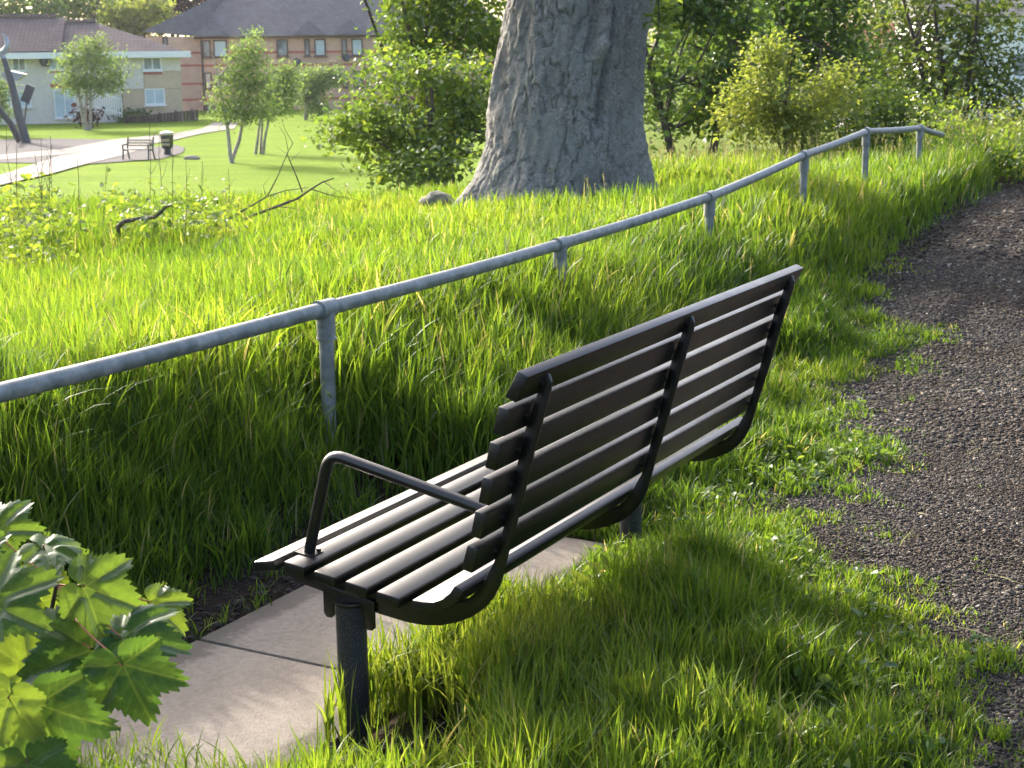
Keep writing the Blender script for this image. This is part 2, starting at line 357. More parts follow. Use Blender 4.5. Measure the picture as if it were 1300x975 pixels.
def edge_s(x, y, poly=PE):                # signed distance to the path's left edge, + on the grass side
    x = np.asarray(x, float); y = np.asarray(y, float); best = np.full(x.shape, 1e9); sg = np.zeros(x.shape)
    for a, b in zip(poly[:-1], poly[1:]):
        d = b-a; L2 = d@d; t = np.clip(((x-a[0])*d[0]+(y-a[1])*d[1])/L2, 0, 1)
        ex, ey = x-(a[0]+t*d[0]), y-(a[1]+t*d[1]); q = ex*ex+ey*ey
        cr = d[0]*ey-d[1]*ex; u = q < best; best = np.where(u, q, best); sg = np.where(u, np.sign(cr), sg)
    return np.sqrt(best)*sg
LAWN_Z = -2.85
def ground_z(x, y):
    x = np.asarray(x, float); y = np.asarray(y, float)
    rise = .22*sstep(8, 13, y)*sstep(-3, 1.5, x)
    yc = 15.6+.9*np.clip(x, 0, 8)
    drop = sstep(yc, yc+20, y)
    z = rise*(1-drop)+LAWN_Z*drop
    _, Y = bench_xy(x, y)
    z = z-.13*sstep(2.2, 8, Y)*(1-drop)
    z = z+.20*sstep(1.08, 1.85, Y)*(1-sstep(9, 14, y)*sstep(-2, 1, x))*(1-.8*sstep(2.6, 6.5, Y))*(1-drop)
    far = sstep(120, 500, y); z = z+far*6
    near = 1-sstep(14, 22, y)
    return z+near*(.05*(fbm(x*.9, y*.9, 0, 5, 3)-.5))
ys = np.concatenate([np.arange(-3, 20, .16), np.arange(20, 60, .6), np.geomspace(60, 1500, 60)])
ss = np.linspace(-1, 1, 221); X = (ss[None, :]*(7+np.maximum(ys, 0)*.75)[:, None]); Yg = np.repeat(ys[:, None], len(ss), 1)
Z = ground_z(X, Yg)
Xb, Yb = bench_xy(X, Yg)
inslab = sstep(.12, .0, np.maximum(np.maximum(.25-Yb, Yb-1.0), np.maximum(-.33-Xb, Xb-1.81)))
Z = Z*(1-inslab)-.03*inslab-.012
nx, ny = len(ss), len(ys); ii = np.arange(nx*ny).reshape(ny, nx)
Fg = np.stack([ii[:-1, :-1], ii[:-1, 1:], ii[1:, 1:], ii[1:, :-1]], -1).reshape(-1, 4)
lawn = sstep(20, 30, Yg)*(1-.45*sstep(.02, .10, X/np.maximum(Yg, 1)))
tag(fast('ground', np.stack([X, Yg, Z], -1).reshape(-1, 3), Fg, M['ground'], attrs={'lawn': lawn.ravel()}, smooth=True), kind='structure')
# path sheet
def ribbon(A, B, nu, nv, dz):
    def res(P, n):
        s = np.r_[0, np.cumsum(np.linalg.norm(np.diff(P, axis=0), axis=1))]; q = np.linspace(0, s[-1], n)
        return np.stack([np.interp(q, s, P[:, 0]), np.interp(q, s, P[:, 1])], -1)
    A, B = res(A, nu), res(B, nu); t = np.linspace(0, 1, nv)[None, :, None]
    G = A[:, None]*(1-t)+B[:, None]*t; x, y = G[..., 0], G[..., 1]
    z = ground_z(x, y)+dz; i = np.arange(nu*nv).reshape(nu, nv)
    return np.stack([x, y, z], -1).reshape(-1, 3), np.stack([i[:-1, :-1], i[:-1, 1:], i[1:, 1:], i[1:, :-1]], -1).reshape(-1, 4)
V, Fq = ribbon(PE+np.array([-.12, 0]), PR, 260, 40, .004)
tag(fast('gravel_path', V, Fq, M['path'], smooth=True), kind='structure')

# loose chippings on the path (nobody could count them)
def chips(n, x, y, z, size, seed):
    r = np.random.default_rng(seed)
    base = np.array([(1,0,0),(-1,0,0),(0,1,0),(0,-1,0),(0,0,1),(0,0,-1),(.62,.62,.45),(-.62,.6,.5),(.55,-.66,.42),(-.6,-.55,.5)])
    F = np.array([(4,6,7),(4,8,6),(4,9,8),(4,7,9),(6,0,2),(6,2,7),(7,2,1),(7,1,9),(9,1,3),(9,3,8),(8,3,0),(8,0,6),(5,2,0),(5,1,2),(5,3,1),(5,0,3)])
    sx = size*r.uniform(.7, 1.5, n); sy = size*r.uniform(.45, 1., n); sz = size*r.uniform(.25, .6, n)
    P = base[None]*(1+.35*(r.random((n, 10, 1))-.5))*np.stack([sx, sy, sz], -1)[:, None]
    a = r.uniform(0, 6.28, n); c, s = np.cos(a)[:, None], np.sin(a)[:, None]; tl = r.normal(0, .3, n)[:, None]
    px, py, pz = P[..., 0], P[..., 1], P[..., 2]
    pz2 = pz+px*tl
    V = np.stack([px*c-py*s+x[:, None], px*s+py*c+y[:, None], pz2+z[:, None]], -1)
    Ff = (F[None]+10*np.arange(n)[:, None, None]).reshape(-1, 3)
    return V.reshape(-1, 3), Ff, np.repeat(r.random(n), 10)
def sample_path(n, y0, y1, seed, off=(-.35, 2.4)):
    r = np.random.default_rng(seed); y = r.uniform(y0, y1, n*3); x = r.uniform(0, 9, n*3); s = edge_s(x, y)
    k = (s < -off[0]+.25*(fbm(x*2, y*2, 0, 9)-.5)) & (s > -off[1]) & (x < .42*y+1.6)
    return x[k][:n], y[k][:n]
allV = []; allF = []; allR = []; b0 = 0
for (n_, y0, y1, s0, sd) in ((170000, 2.5, 6.3, .0046, 1), (64000, 6.3, 11, .0078, 2), (20000, 11, 19, .013, 3), (900, 3, 9, .0085, 4)):
    x, y = sample_path(n_, y0, y1, sd); sz = s0*np.clip(np.random.default_rng(sd+9).lognormal(0, .45, len(x)), .4, 2.1)
    V, Ff, rr = chips(len(x), x, y, ground_z(x, y)+.006, sz, sd+20)
    allV.append(V); allF.append(Ff+b0); allR.append(rr); b0 += len(V)
tag(fast('gravel', np.vstack(allV), np.vstack(allF), M['chips'], attrs={'rnd': np.concatenate(allR)}), 'loose dark grey stone chippings covering the path on the right', 'gravel', kind='stuff')

# ------------------------------------------------------------------ rail
D0, SP = 5.7, 2.15
RPX = [(413, 392), (711, 310), (901, 250), (1021, 197), (1100, 167), (1168, 162.5)]
P0 = at(*RPX[0], D0); RP = [P0]
for px, py in RPX[1:]:
    lo, hi = RP[-1][1], RP[-1][1]+SP+.3
    for _ in range(50):
        md = (lo+hi)/2; q = at(px, py, md)
        if np.linalg.norm(q[:2]-RP[-1][:2]) < SP: lo = md
        else: hi = md
    RP.append(at(px, py, md))
d01 = (RP[1]-RP[0]); d01 = d01/np.linalg.norm(d01)
q = at(0, 497, 4.2)                       # the rail leaves the picture here
dl = q-P0; dl = dl/np.linalg.norm(dl)
prev = P0+dl*SP; prev2 = prev+dl*SP
endp = at(1196, 171, 16.2)
RP = [prev2, prev]+RP
RAD = .0285
rail = empty('guard_rail', (P0[0], P0[1], 0)); tag(rail, 'grey galvanised tube railing running behind the bench through long grass', 'railing')
L0 = np.array([P0[0], P0[1], 0])
for i in range(len(RP)):
    a = RP[i]; b = RP[i+1] if i+1 < len(RP) else endp
    k = 14; t = np.linspace(0, 1, k)
    pts = [a*(1-u)+b*u-np.array([0, 0, .006*math.sin(math.pi*u)])-L0 for u in t]
    MB().tube(pts, RAD, 20).build('rail', M['rail'], rail, smooth=True)
for i, p in enumerate(RP):
    pl = p-L0; zg = float(ground_z(p[0], p[1]))-.3
    po = MB().tube([(pl[0], pl[1], zg), (pl[0], pl[1], pl[2]-.075)], RAD*.97, 20).build('post', M['rail'], rail, smooth=True)
    dirv = Vector((RP[min(i+1, len(RP)-1)]-RP[max(i-1, 0)])).normalized()
    tee = MB().tube([Vector(pl)-dirv*.048, Vector(pl)+dirv*.048], RAD*1.24, 20)
    tee.tube([Vector(pl)+Vector((0, 0, -.012)), Vector(pl)+Vector((0, 0, -.115))], RAD*1.24, 20)
    tee.tube([Vector(pl)-dirv*.051, Vector(pl)-dirv*.043], RAD*1.32, 20)
    tee.tube([Vector(pl)+dirv*.043, Vector(pl)+dirv*.051], RAD*1.24, 20)
    tee.tube([Vector(pl)+Vector((0, 0, -.108)), Vector(pl)+Vector((0, 0, -.117))], RAD*1.32, 20)
    side = Vector((dirv.y, -dirv.x, 0)).normalized()
    tee.tube([Vector(pl)+Vector((0, 0, -.06))-dirv*RAD*1.1, Vector(pl)+Vector((0, 0, -.06))-dirv*(RAD*1.1+.012)], .008, 8)
    tee.build('tee_fitting', M['rail'], po, smooth=True)

# ------------------------------------------------------------------ bench (local x along it, y to the front)
bench = empty('park_bench', (OB[0], OB[1], 0), math.atan2(EX[1], EX[0]))
tag(bench, 'large black slatted metal bench seen from behind on two round posts', 'bench')
LB = 1.90
def slat_poly(c):                         # rectangle from its back-top, front-top and front-bottom corners
    return c
back = [[(-.316,.994),(-.343,.983),(-.310,.922),(-.283,.934)],
        [(-.268,.911),(-.296,.905),(-.280,.843),(-.252,.849)],
        [(-.245,.829),(-.273,.824),(-.259,.763),(-.231,.768)],
        [(-.226,.747),(-.254,.742),(-.241,.681),(-.213,.686)],
        [(-.205,.666),(-.233,.661),(-.219,.600),(-.191,.605)],
        [(-.183,.583),(-.211,.577),(-.194,.517),(-.166,.523)]]
mb = MB()
for pl in back: mb.extrude(pl, 'x', 0, LB)
mb.build('backrest', M['paint'], bench, bevel=.0035)
seat = [[(.424,.453),(.362,.465),(.357,.438),(.419,.426)],
        [(.330,.468),(.270,.461),(.273,.434),(.333,.441)],
        [(.242,.457),(.182,.449),(.185,.422),(.245,.430)],
        [(.153,.445),(.092,.437),(.095,.410),(.156,.418)],
        [(.064,.434),(.003,.426),(.006,.399),(.067,.407)]]
mb = MB()
for i, pl in enumerate(seat): mb.extrude(pl, 'x', 0, LB)
# the slat in the bend is rolled: it curves up towards the back
arc = [(-.026, .424), (-.055, .4235), (-.083, .428), (-.107, .439), (-.127, .456), (-.141, .477)]
inn = [(-.021, .397), (-.057, .3965), (-.091, .402), (-.122, .416), (-.147, .437), (-.166, .467)]
mb.extrude(arc+inn[::-1], 'x', .012, LB-.012)
mb.build('seat', M['paint'], bench, bevel=.0035)
# J-shaped plates behind the back and under the seat
outer = [(-.318,.974),(-.330,.977),(-.341,.968),(-.347,.952),(-.343,.930),(-.326,.873),(-.302,.791),(-.281,.71),(-.256,.621),(-.244,.584),(-.230,.533),(-.213,.470),(-.193,.428),(-.170,.399),(-.134,.370),(-.097,.351),(-.05,.334),(.001,.326),(.052,.326),(.128,.334),(.269,.361),(.368,.377),(.403,.394),(.410,.424)]
inner = [(.355,.436),(.332,.439),(.182,.420),(.05,.403),(-.02,.395),(-.092,.4005),(-.124,.414),(-.149,.436),(-.168,.466),(-.196,.516),(-.221,.600),(-.243,.682),(-.261,.764),(-.283,.848),(-.312,.925)]
PX = (.105, .950, 1.795)
for x in PX:
    fr = MB().extrude(outer+inner, 'x', x-.005, x+.005).build('support_frame', M['paint'], bench, bevel=.002)
    for (a, b, c, d) in back:             # slat fixing bolts
        cy_, cz = (b[0]+c[0])/2, (b[1]+c[1])/2
        MB().tube([(x-.016, cy_+.004, cz), (x-.016, cy_-.007, cz)], .006, 8).build('bolt', M['paint'], fr, smooth=True)
for x in (PX[0], PX[2]):
    lg = MB().tube([(x, .212, -.25), (x, .212, .351)], .038, 28).build('leg', M['post'], bench, smooth=True)
    br = MB().extrude([(.135,.365),(.285,.39),(.285,.315),(.277,.303),(.262,.303),(.254,.312),(.254,.349),(.166,.338),(.166,.300),(.158,.290),(.143,.290),(.135,.298)], 'x', x-.013, x-.006)
    br.tube([(x, .212, .345), (x, .212, .356)], .041, 28)
    br.build('bracket', M['paint'], lg, bevel=.0015)
for x in (.085, LB-.085):
    pts = []
    path = [(.318, .462), (.246, .728), (-.185, .642)]
    def corner(a, b, c, r, k=7):
        a, b, c = map(np.array, (a, b, c)); u = (a-b)/np.linalg.norm(a-b); v = (c-b)/np.linalg.norm(c-b)
        return [tuple((b+u*r)*(1-t)**2+2*b*t*(1-t)+(b+v*r)*t*t) for t in np.linspace(0, 1, k)]
    pts = [path[0]]+corner(path[0], path[1], path[2], .045)+[path[2]]
    ar = MB().tube([(x, p[0], p[1]) for p in pts], .0145, 16)
    ar.box((x, .318, .466), (.05, .052, .008), Matrix.Rotation(R(7), 3, 'X'))
    for dy in (-.018, .018): ar.tube([(x+.017, .318+dy, .468), (x+.017, .318+dy, .475)], .006, 8)
    ar.build('armrest', M['paint'], bench, smooth=True)

# ------------------------------------------------------------------ paving slabs
rzb = math.atan2(EX[1], EX[0])
def slab(x0, x1, lab):
    r = np.random.default_rng(int(x0*100)+900)
    o = MB().box(((x0+x1)/2, .625, -.036), (x1-x0-.003, .75, .056)).build('paving_slab', M['slab'], None, bevel=.004)
    o.location = (OB[0], OB[1], 0); o.rotation_euler = (0, 0, rzb); return tag(o, lab, 'paving slab', 'concrete slabs under the bench')
slab(-.325, .445, 'grimy buff concrete slab nearest the sycamore leaves and beside the front bench post')
slab(.455, 1.128, 'buff concrete slab lying wholly under the bench, between the other two')
slab(1.132, 1.81, 'buff concrete slab beside the far bench post')

# ------------------------------------------------------------------ grass
def blades(x, y, z, h, wd, bend, az, seed, K=4, droop=0.):
    r = np.random.default_rng(seed); n = len(x)
    t = np.linspace(0, 1, K+1)[None, :]
    ca, sa = np.cos(az)[:, None], np.sin(az)[:, None]; h = h[:, None]; bend = bend[:, None]
    hor = h*bend*t**1.8; ver = h*(t-.45*bend**1.5*t**2.6)
    cx, cy_, cz = x[:, None]+ca*hor, y[:, None]+sa*hor, z[:, None]+ver
    fa = az+math.pi/2+r.normal(0, .7, n); wx, wy = np.cos(fa)[:, None], np.sin(fa)[:, None]
    prof = (1-t**2.0)*(.6+1.7*t*(1-t)); wv = wd[:, None]*prof*.5
    Lp = np.stack([cx-wx*wv, cy_-wy*wv, cz], -1)[:, :K]; Rp = np.stack([cx+wx*wv, cy_+wy*wv, cz], -1)[:, :K]
    V = np.concatenate([Lp, Rp, np.stack([cx, cy_, cz], -1)[:, K:]], 1)
    nv = 2*K+1; F = []
    for k in range(K-1): F += [(k, K+k, K+k+1), (k, K+k+1, k+1)]
    F.append((K-1, 2*K-1, 2*K))
    Ff = (np.array(F)[None]+nv*np.arange(n)[:, None, None]).reshape(-1, 3)
    return V.reshape(-1, 3), Ff, nv
RA = RP[2][:2]; RB = RP[7][:2]; RDIR = (RB-RA)/np.linalg.norm(RB-RA)
def rail_dist(x, y):                      # + beyond the rail
    return -((x-RA[0])*RDIR[1]-(y-RA[1])*RDIR[0])
TRX, TRY = at(712, 250, 14.6)[:2]
def grass_field(x, y):
    """height and density of the grass at a place"""
    Xb, Yb = bench_xy(x, y); s = edge_s(x, y); n1 = fbm(x*1.3, y*1.3, 0, 31); n2 = fbm(x*4.5, y*4.5, 0, 37, 3)
    # bench side (towards the path)
    am = .8-.4*sstep(8, 13, y); s2 = s+(1.1*(n2-.5)+1.0*(n1-.5))*am+.33-.57*sstep(7, 13, y)
    hp = .022+.05*sstep(.0, .5, s2)+.16*sstep(.5, 1.25, s2)
    dp = sstep(-.45, .45, s2)*(.4+.6*sstep(-.1, .55, s2))
    # front of the bench: soil strip, short tufts, then the long grass round the rail
    fr = Yb-1.06+.30*(n2-.5)
    hf = .05+.33*sstep(.05, .85, fr)
    df = sstep(.0, .22, fr)*(.25+.5*sstep(.1, .5, fr)+.25*sstep(.6, 1.1, fr))
    w = sstep(.35, .9, Yb); h = hp*(1-w)+hf*w; d = dp*(1-w)+df*w
    ps = sstep(.15, 1.3, s2)
    # beyond the far end of the slabs the two join up
    we = sstep(1.75, 2.15, Xb+.3*(n2-.5)); mid = sstep(-.5, 1.1, Yb)
    he = (.022+.045*sstep(0, .5, s2)+.13*sstep(.6, 1.5, s2))*(1-mid*ps)+(.36)*mid*ps
    h = h*(1-we)+he*we; d = d*(1-we)+np.maximum(dp, sstep(.3, .8, Yb)*ps)*we
    # bare patches: round the near post, soil by the sapling
    dpst = np.hypot(Xb+.02, (Yb-.02)*1.2); d = d*sstep(.16, .36, dpst+.16*(n2-.5))
    left = sstep(-.05, -.5, Xb)
    d = np.where((Yb > .9), d*(1-left*.0), d)
    ls = left*sstep(1.0, 1.2, Yb)*(1-sstep(1.55, 2.0, Yb)); h = h*(1-ls)+.10*ls; d = d*(1-.55*ls)
    rd = rail_dist(x, y)
    n3 = fbm(x*7.5, y*7.5, 0, 39, 2); h = h*(.50+.5*n1+.45*n3)
    hb = .46*sstep(-.75, -.25, rd)*(1-sstep(.6, 1.5, rd))*sstep(6, 9, y)*(.75+.5*n1); h = np.maximum(h, hb); d = np.maximum(d, sstep(.2, .4, hb))
    h = h*(1+.48*sstep(-.7, -.1, rd)*(1-sstep(.5, 2.2, rd))*(1-sstep(7.5, 9, y)))-.05*sstep(2.5, 5, rd)*sstep(.2, .3, h)
    h = h*(1-.65*sstep(.75, 1.0, Xb)*sstep(-.12, .08, Yb)*(1-sstep(.9, 1., Yb))*(1-sstep(1.9, 2.3, Xb)))
    ne = sstep(.05, -.12, Xb)*sstep(.0, .2, Yb)*(1-sstep(1.1, 1.3, Yb)); h = h*(1-ne)+np.minimum(h, .06)*ne
    hv = sstep(4.2, 5.2, x)*sstep(15.2, 16.6, y)*sstep(.2, .7, s); h = h*(1-hv)+(.55*hv)
    dt = np.hypot(x-TRX, y-TRY); h = h*(1-.35*sstep(2.3, 1.2, dt)); d = d*sstep(.62, .8, dt)
    ins = (Xb > -.33) & (Xb < 1.82) & (Yb > .24) & (Yb < 1.01)
    d = np.where(ins, 0, d)
    # nearer than the near slab end: tufts over the end of the slab
    return h, d
def scatter(n, y0, y1, seed, wide=1.):
    r = np.random.default_rng(seed); y = np.sqrt(r.uniform(y0**2, y1**2, n)); x = r.uniform(-1, 1, n)*(.37*y+1.5)-.25
    # clumps
    cx = np.round(x/.06)*.06; cy_ = np.round(y/.06)*.06
    j = r.random(n) < .55; jx = (_h((cx*1000).astype(np.int64), (cy_*1000).astype(np.int64), 0, 3)-.5)*.06; jy = (_h((cx*1000).astype(np.int64), (cy_*1000).astype(np.int64), 1, 3)-.5)*.06
    x = np.where(j, cx+jx+r.normal(0, .011, n), x); y = np.where(j, cy_+jy+r.normal(0, .011, n), y)
    h, d = grass_field(x, y); k = r.random(n) < d
    return x[k], y[k], h[k], r
GV, GF, GR = [], [], []; gb = 0
def addb(V, F, rn):
    global gb
    GV.append(V); GF.append(F+gb); GR.append(rn); gb += len(V)
for (n_, y0, y1, wd, seed, K) in ((225000, 2.0, 5.4, .0072, 101, 5), (205000, 5.4, 9.5, .0102, 102, 4), (180000, 9.5, 17.5, .0150, 103, 3), (46000, 17.5, 25, .024, 104, 3)):
    x, y, h, r = scatter(n_, y0, y1, seed); n = len(x)
    tall = sstep(.14, .26, h); lay = r.random(n)**.9*tall          # leaves leave the culms at all heights
    hh = (h*(1-.62*lay))*np.clip(r.lognormal(-.06, .22, n), .4, 1.3); hh = np.where(tall > .5, np.minimum(hh, .36*np.clip(r.lognormal(-.1, .25, n), .4, 1.15)), hh)
    zb_ = lay*h*.62
    bend = np.clip(r.beta(1.4, 3.4, n)*1.1+.06*lay+.22*(1-tall)*r.random(n), .03, 1.1); az = r.uniform(0, 6.28, n)
    wds = wd*np.clip(r.lognormal(0, .3, n), .45, 1.9)*np.clip(.55+hh*2.2, .6, 1.15)
    z = ground_z(x, y)-.012+zb_
    V, Fb, nv = blades(x, y, z, hh, wds, bend, az, seed+50, K)
    patch = fbm(x*.8, y*.8, 0, 77, 3); rn = np.clip(r.normal(.5, .19, n)+(patch-.5)*1.0, 0, .94)
    rn = np.where(r.random(n) < .03, 1., rn)
    addb(V, Fb, np.repeat(rn, nv))
# a few tufts over the slab edges and in front of it, at the very bottom of the view
r = np.random.default_rng(7)
def tuft(X, Y, n, h, sp=.03):
    p = OB+X*EX+Y*EY; x = p[0]+r.normal(0, sp, n); y = p[1]+r.normal(0, sp, n)
    hh = h*r.lognormal(0, .3, n); V, Fb, nv = blades(x, y, ground_z(x, y)-.01, hh, .0046*r.lognormal(0, .25, n), np.clip(r.beta(2, 3, n)*1.2, .05, 1.1), r.uniform(0, 6.28, n), int(X*97+Y*31)+500, 5)
    addb(V, Fb, np.repeat(np.clip(r.normal(.55, .18, n), 0, 1), nv))
for k in range(70): tuft(r.uniform(-.42, -.20), r.uniform(.2, 1.1), 10, .075, .03)
for k in range(34): tuft(r.uniform(-.2, 1.75), r.normal(1.04, .03), 5, .06, .02)
for k in range(46): tuft(r.uniform(.22, 1.0), r.uniform(.10, .22), 9, .17, .03)
for k in range(16): tuft(r.uniform(1.0, 1.75), r.uniform(.08, .18), 4, .07, .02)
for k in range(12): tuft(r.uniform(-.15, .2), r.uniform(-.1, .2), 2, .11, .02)
tag(fast('grass', np.vstack(GV), np.vstack(GF), M['grass'], attrs={'rnd': np.concatenate(GR)}, smooth=True), 'long bright green grass growing round the bench and railing', 'grass', kind='stuff')
# seed heads over the long grass
def seedheads(n, cond, seed, hmul=1.45, y0=5, y1=22):
    r = np.random.default_rng(seed); y = r.uniform(y0, y1, n); x = r.uniform(-1, 1, n)*(.36*y+.5)
    h, d = grass_field(x, y); k = cond(x, y, h, d, r); x, y, h = x[k], y[k], h[k]; n = len(x)
    H = np.clip(h, .25, 1)*hmul*r.lognormal(0, .15, n); az = r.uniform(0, 6.28, n); b = r.uniform(.08, .3, n)
    V1, F1, nv = blades(x, y, ground_z(x, y), H, np.full(n, .0035)*np.clip(y/9, .8, 2), b, az, seed, 4); R1 = np.repeat(r.random(n), nv)
    m_ = 7; t = np.linspace(.78, 1.02, m_)[None]; hor = H[:, None]*b[:, None]*t**1.8
    sx = (x[:, None]+np.cos(az)[:, None]*hor).ravel(); sy = (y[:, None]+np.sin(az)[:, None]*hor).ravel(); sz = (ground_z(x, y)[:, None]+H[:, None]*(t-.45*b[:, None]**1.5*t**2.6)).ravel()-.02
    k2 = len(sx); V2, F2, nv2 = blades(sx, sy, sz, .035*r.lognormal(0, .3, k2), .007*np.clip(sy/9, .8, 2.2), r.uniform(.2, .7, k2), r.uniform(0, 6.28, k2), seed+1, 2)
    return np.vstack([V1, V2]), np.vstack([F1, F2+len(V1)]), np.concatenate([R1, np.repeat(r.random(k2), nv2)])
A = seedheads(9000, lambda x, y, h, d, r: (h > .3) & (d > .5) & (r.random(len(x)) < .025*sstep(7, 9, y)+.5*sstep(14.5, 17, y)*sstep(.5, 2, x)), 61, 1.25)
tag(fast('seed_heads', A[0], A[1], M['straw'], attrs={'rnd': A[2]}), 'pale straw coloured grass seed heads over the long grass', 'grass', kind='stuff')
# crumbs of soil and dead litter on the bare strips
r = np.random.default_rng(8); n = 9000; Xs = r.uniform(-1.2, 1.9, n); Ys = np.where(r.random(n) < .7, r.uniform(1.0, 1.7, n), r.uniform(-.3, .24, n))
Pw = OB[None]+Xs[:, None]*EX+Ys[:, None]*EY
V, Ff, rr = chips(n, Pw[:, 0], Pw[:, 1], ground_z(Pw[:, 0], Pw[:, 1])-.01, .006*r.lognormal(0, .5, n), 88)
M['crumb'] = simple('dark_soil_crumbs', (.045, .032, .025), .95, .5, 40)
tag(fast('soil', V, Ff, M['crumb'], attrs={'rnd': rr}), 'dark crumbly bare soil beside the slabs', 'soil', kind='stuff')

# ------------------------------------------------------------------ leaves on trees
def leaves(C, per, spread, size, seed, flat=.6, droop=.3):
    """C (M,3) twig centres -> six-cornered folded leaves round each of them"""
    r = np.random.default_rng(seed); Mn = len(C); n = Mn*per
    off = r.normal(0, 1, (n, 3)); off[:, 2] *= flat; P = np.repeat(C, per, 0)+off*spread
    az = r.uniform(0, 6.28, n); el = r.normal(-droop, .45, n); roll = r.normal(0, .6, n)
    d = np.stack([np.cos(az)*np.cos(el), np.sin(az)*np.cos(el), np.sin(el)], -1)
    sd = np.stack([-np.sin(az), np.cos(az), np.zeros(n)], -1); nn = np.cross(d, sd)
    s2 = sd*np.cos(roll)[:, None]+nn*np.sin(roll)[:, None]; n2 = np.cross(d, s2)
    L = (size*r.lognormal(0, .28, n))[:, None]; w_ = L*.33; fo = L*.10
    V = np.stack([P, P+d*L*.35+s2*w_+n2*fo, P+d*L*.72+s2*w_*.72+n2*fo*.8, P+d*L-n2*fo, P+d*L*.72-s2*w_*.72+n2*fo*.8, P+d*L*.35-s2*w_+n2*fo], 1)
    F = np.array([(0, 1, 2), (0, 2, 3), (0, 3, 4), (0, 4, 5)])
    Ff = (F[None]+6*np.arange(n)[:, None, None]).reshape(-1, 3)
    return V.reshape(-1, 3), Ff, np.repeat(np.clip(np.repeat(r.normal(.5, .18, Mn), per)+r.normal(0, .16, n), 0, 1), 6)
# low broad-leaved weeds and clover among the grass by the bench, dead bits on the path
r = np.random.default_rng(91); n = 5200; y = np.sqrt(r.uniform(2.6**2, 9**2, n)); x = r.uniform(-.3, 1, n)*(.36*y+.5)
h_, d_ = grass_field(x, y); _, Yw = bench_xy(x, y); k = (d_ > .6) & (h_ > .06) & (Yw < .2) & (fbm(x*1.7, y*1.7, 0, 93, 3) > .53); x, y, h_ = x[k][:170], y[k][:170], h_[k][:170]
V, Fl, rn = leaves(np.stack([x, y, ground_z(x, y)+h_*.55+.01], -1), 5, .025, .028, 94, .4, .0)
tag(fast('clover', V, Fl, M['leaf_mid'], attrs={'rnd': rn}), 'small round-leaved clover and weeds among the shorter grass beside the path', 'weeds', kind='stuff')
dk = [at(752, 735, 4.3), at(772, 722, 4.3), at(740, 742, 4.25)]
V, Fl, rn = leaves(np.array(dk)+np.array([0, 0, -.01]), 3, .02, .055, 95, .3, -.25)
o = empty('dock_plant', (dk[0][0], dk[0][1], 0)); tag(o, 'small broad-leaved plant glowing green beside the far bench post', 'plant')
fast('foliage', V-np.array([dk[0][0], dk[0][1], 0]), Fl, M['leaf_pale'], o, attrs={'rnd': rn})
r = np.random.default_rng(96); x, y = sample_path(700, 3.2, 12, 97, (-.7, 2.4)); n = len(x)
V, Fb, nv = blades(x, y, ground_z(x, y)+.008, np.full(n, .05)*r.lognormal(0, .5, n), .006*r.lognormal(0, .5, n), np.full(n, 1.0), r.uniform(0, 6.28, n), 98, 2)
V[:, 2] = np.repeat(ground_z(x, y)+.012, nv)+.2*(V[:, 2]-np.repeat(ground_z(x, y)+.008, nv))
tag(fast('dead_litter', V, Fb, M['straw'], attrs={'rnd': np.repeat(r.random(n), nv)}), 'scraps of dead grass and bark strewn over the gravel', 'litter', kind='stuff')
def clump_points(clumps, n, seed, thr=.46, freq=1.6):
    """points through the volume of several ellipsoids (c, a), denser near their skins, with holes"""
    r = np.random.default_rng(seed); vol = np.array([a[0]*a[1]*a[2] for c, a in clumps])**.75; out = []
    for (c, a), k in zip(clumps, np.maximum(4, (n*vol/vol.sum())).astype(int)):
        d = r.normal(size=(k*3, 3)); d /= np.linalg.norm(d, axis=1)[:, None]
        rad = r.random(k*3)**(1/2.6)*(.82+.4*fbm(d[:, 0]*2+c[0], d[:, 1]*2+c[1], d[:, 2]*2+c[2], seed, 3))
        P = np.array(c)+d*rad[:, None]*np.array(a)
        ok = fbm(P[:, 0]*freq, P[:, 1]*freq, P[:, 2]*freq, seed+3, 3) > thr
        out.append(P[ok][:k])
    return np.vstack(out)
def limb(mb, a, b, r0, r1, seed, k=7, wob=.08, n=8):
    r = np.random.default_rng(seed); a, b = np.array(a, float), np.array(b, float); L = np.linalg.norm(b-a)
    t = np.linspace(0, 1, k); pts = a[None]*(1-t[:, None])+b[None]*t[:, None]
    o = np.cumsum(r.normal(0, wob*L/k, (k, 3)), 0); o -= o[-1]*t[:, None]; o[0] = 0; pts = pts+o
    mb.tube([tuple(p) for p in pts], list(r0+(r1-r0)*t**.8), n); return pts
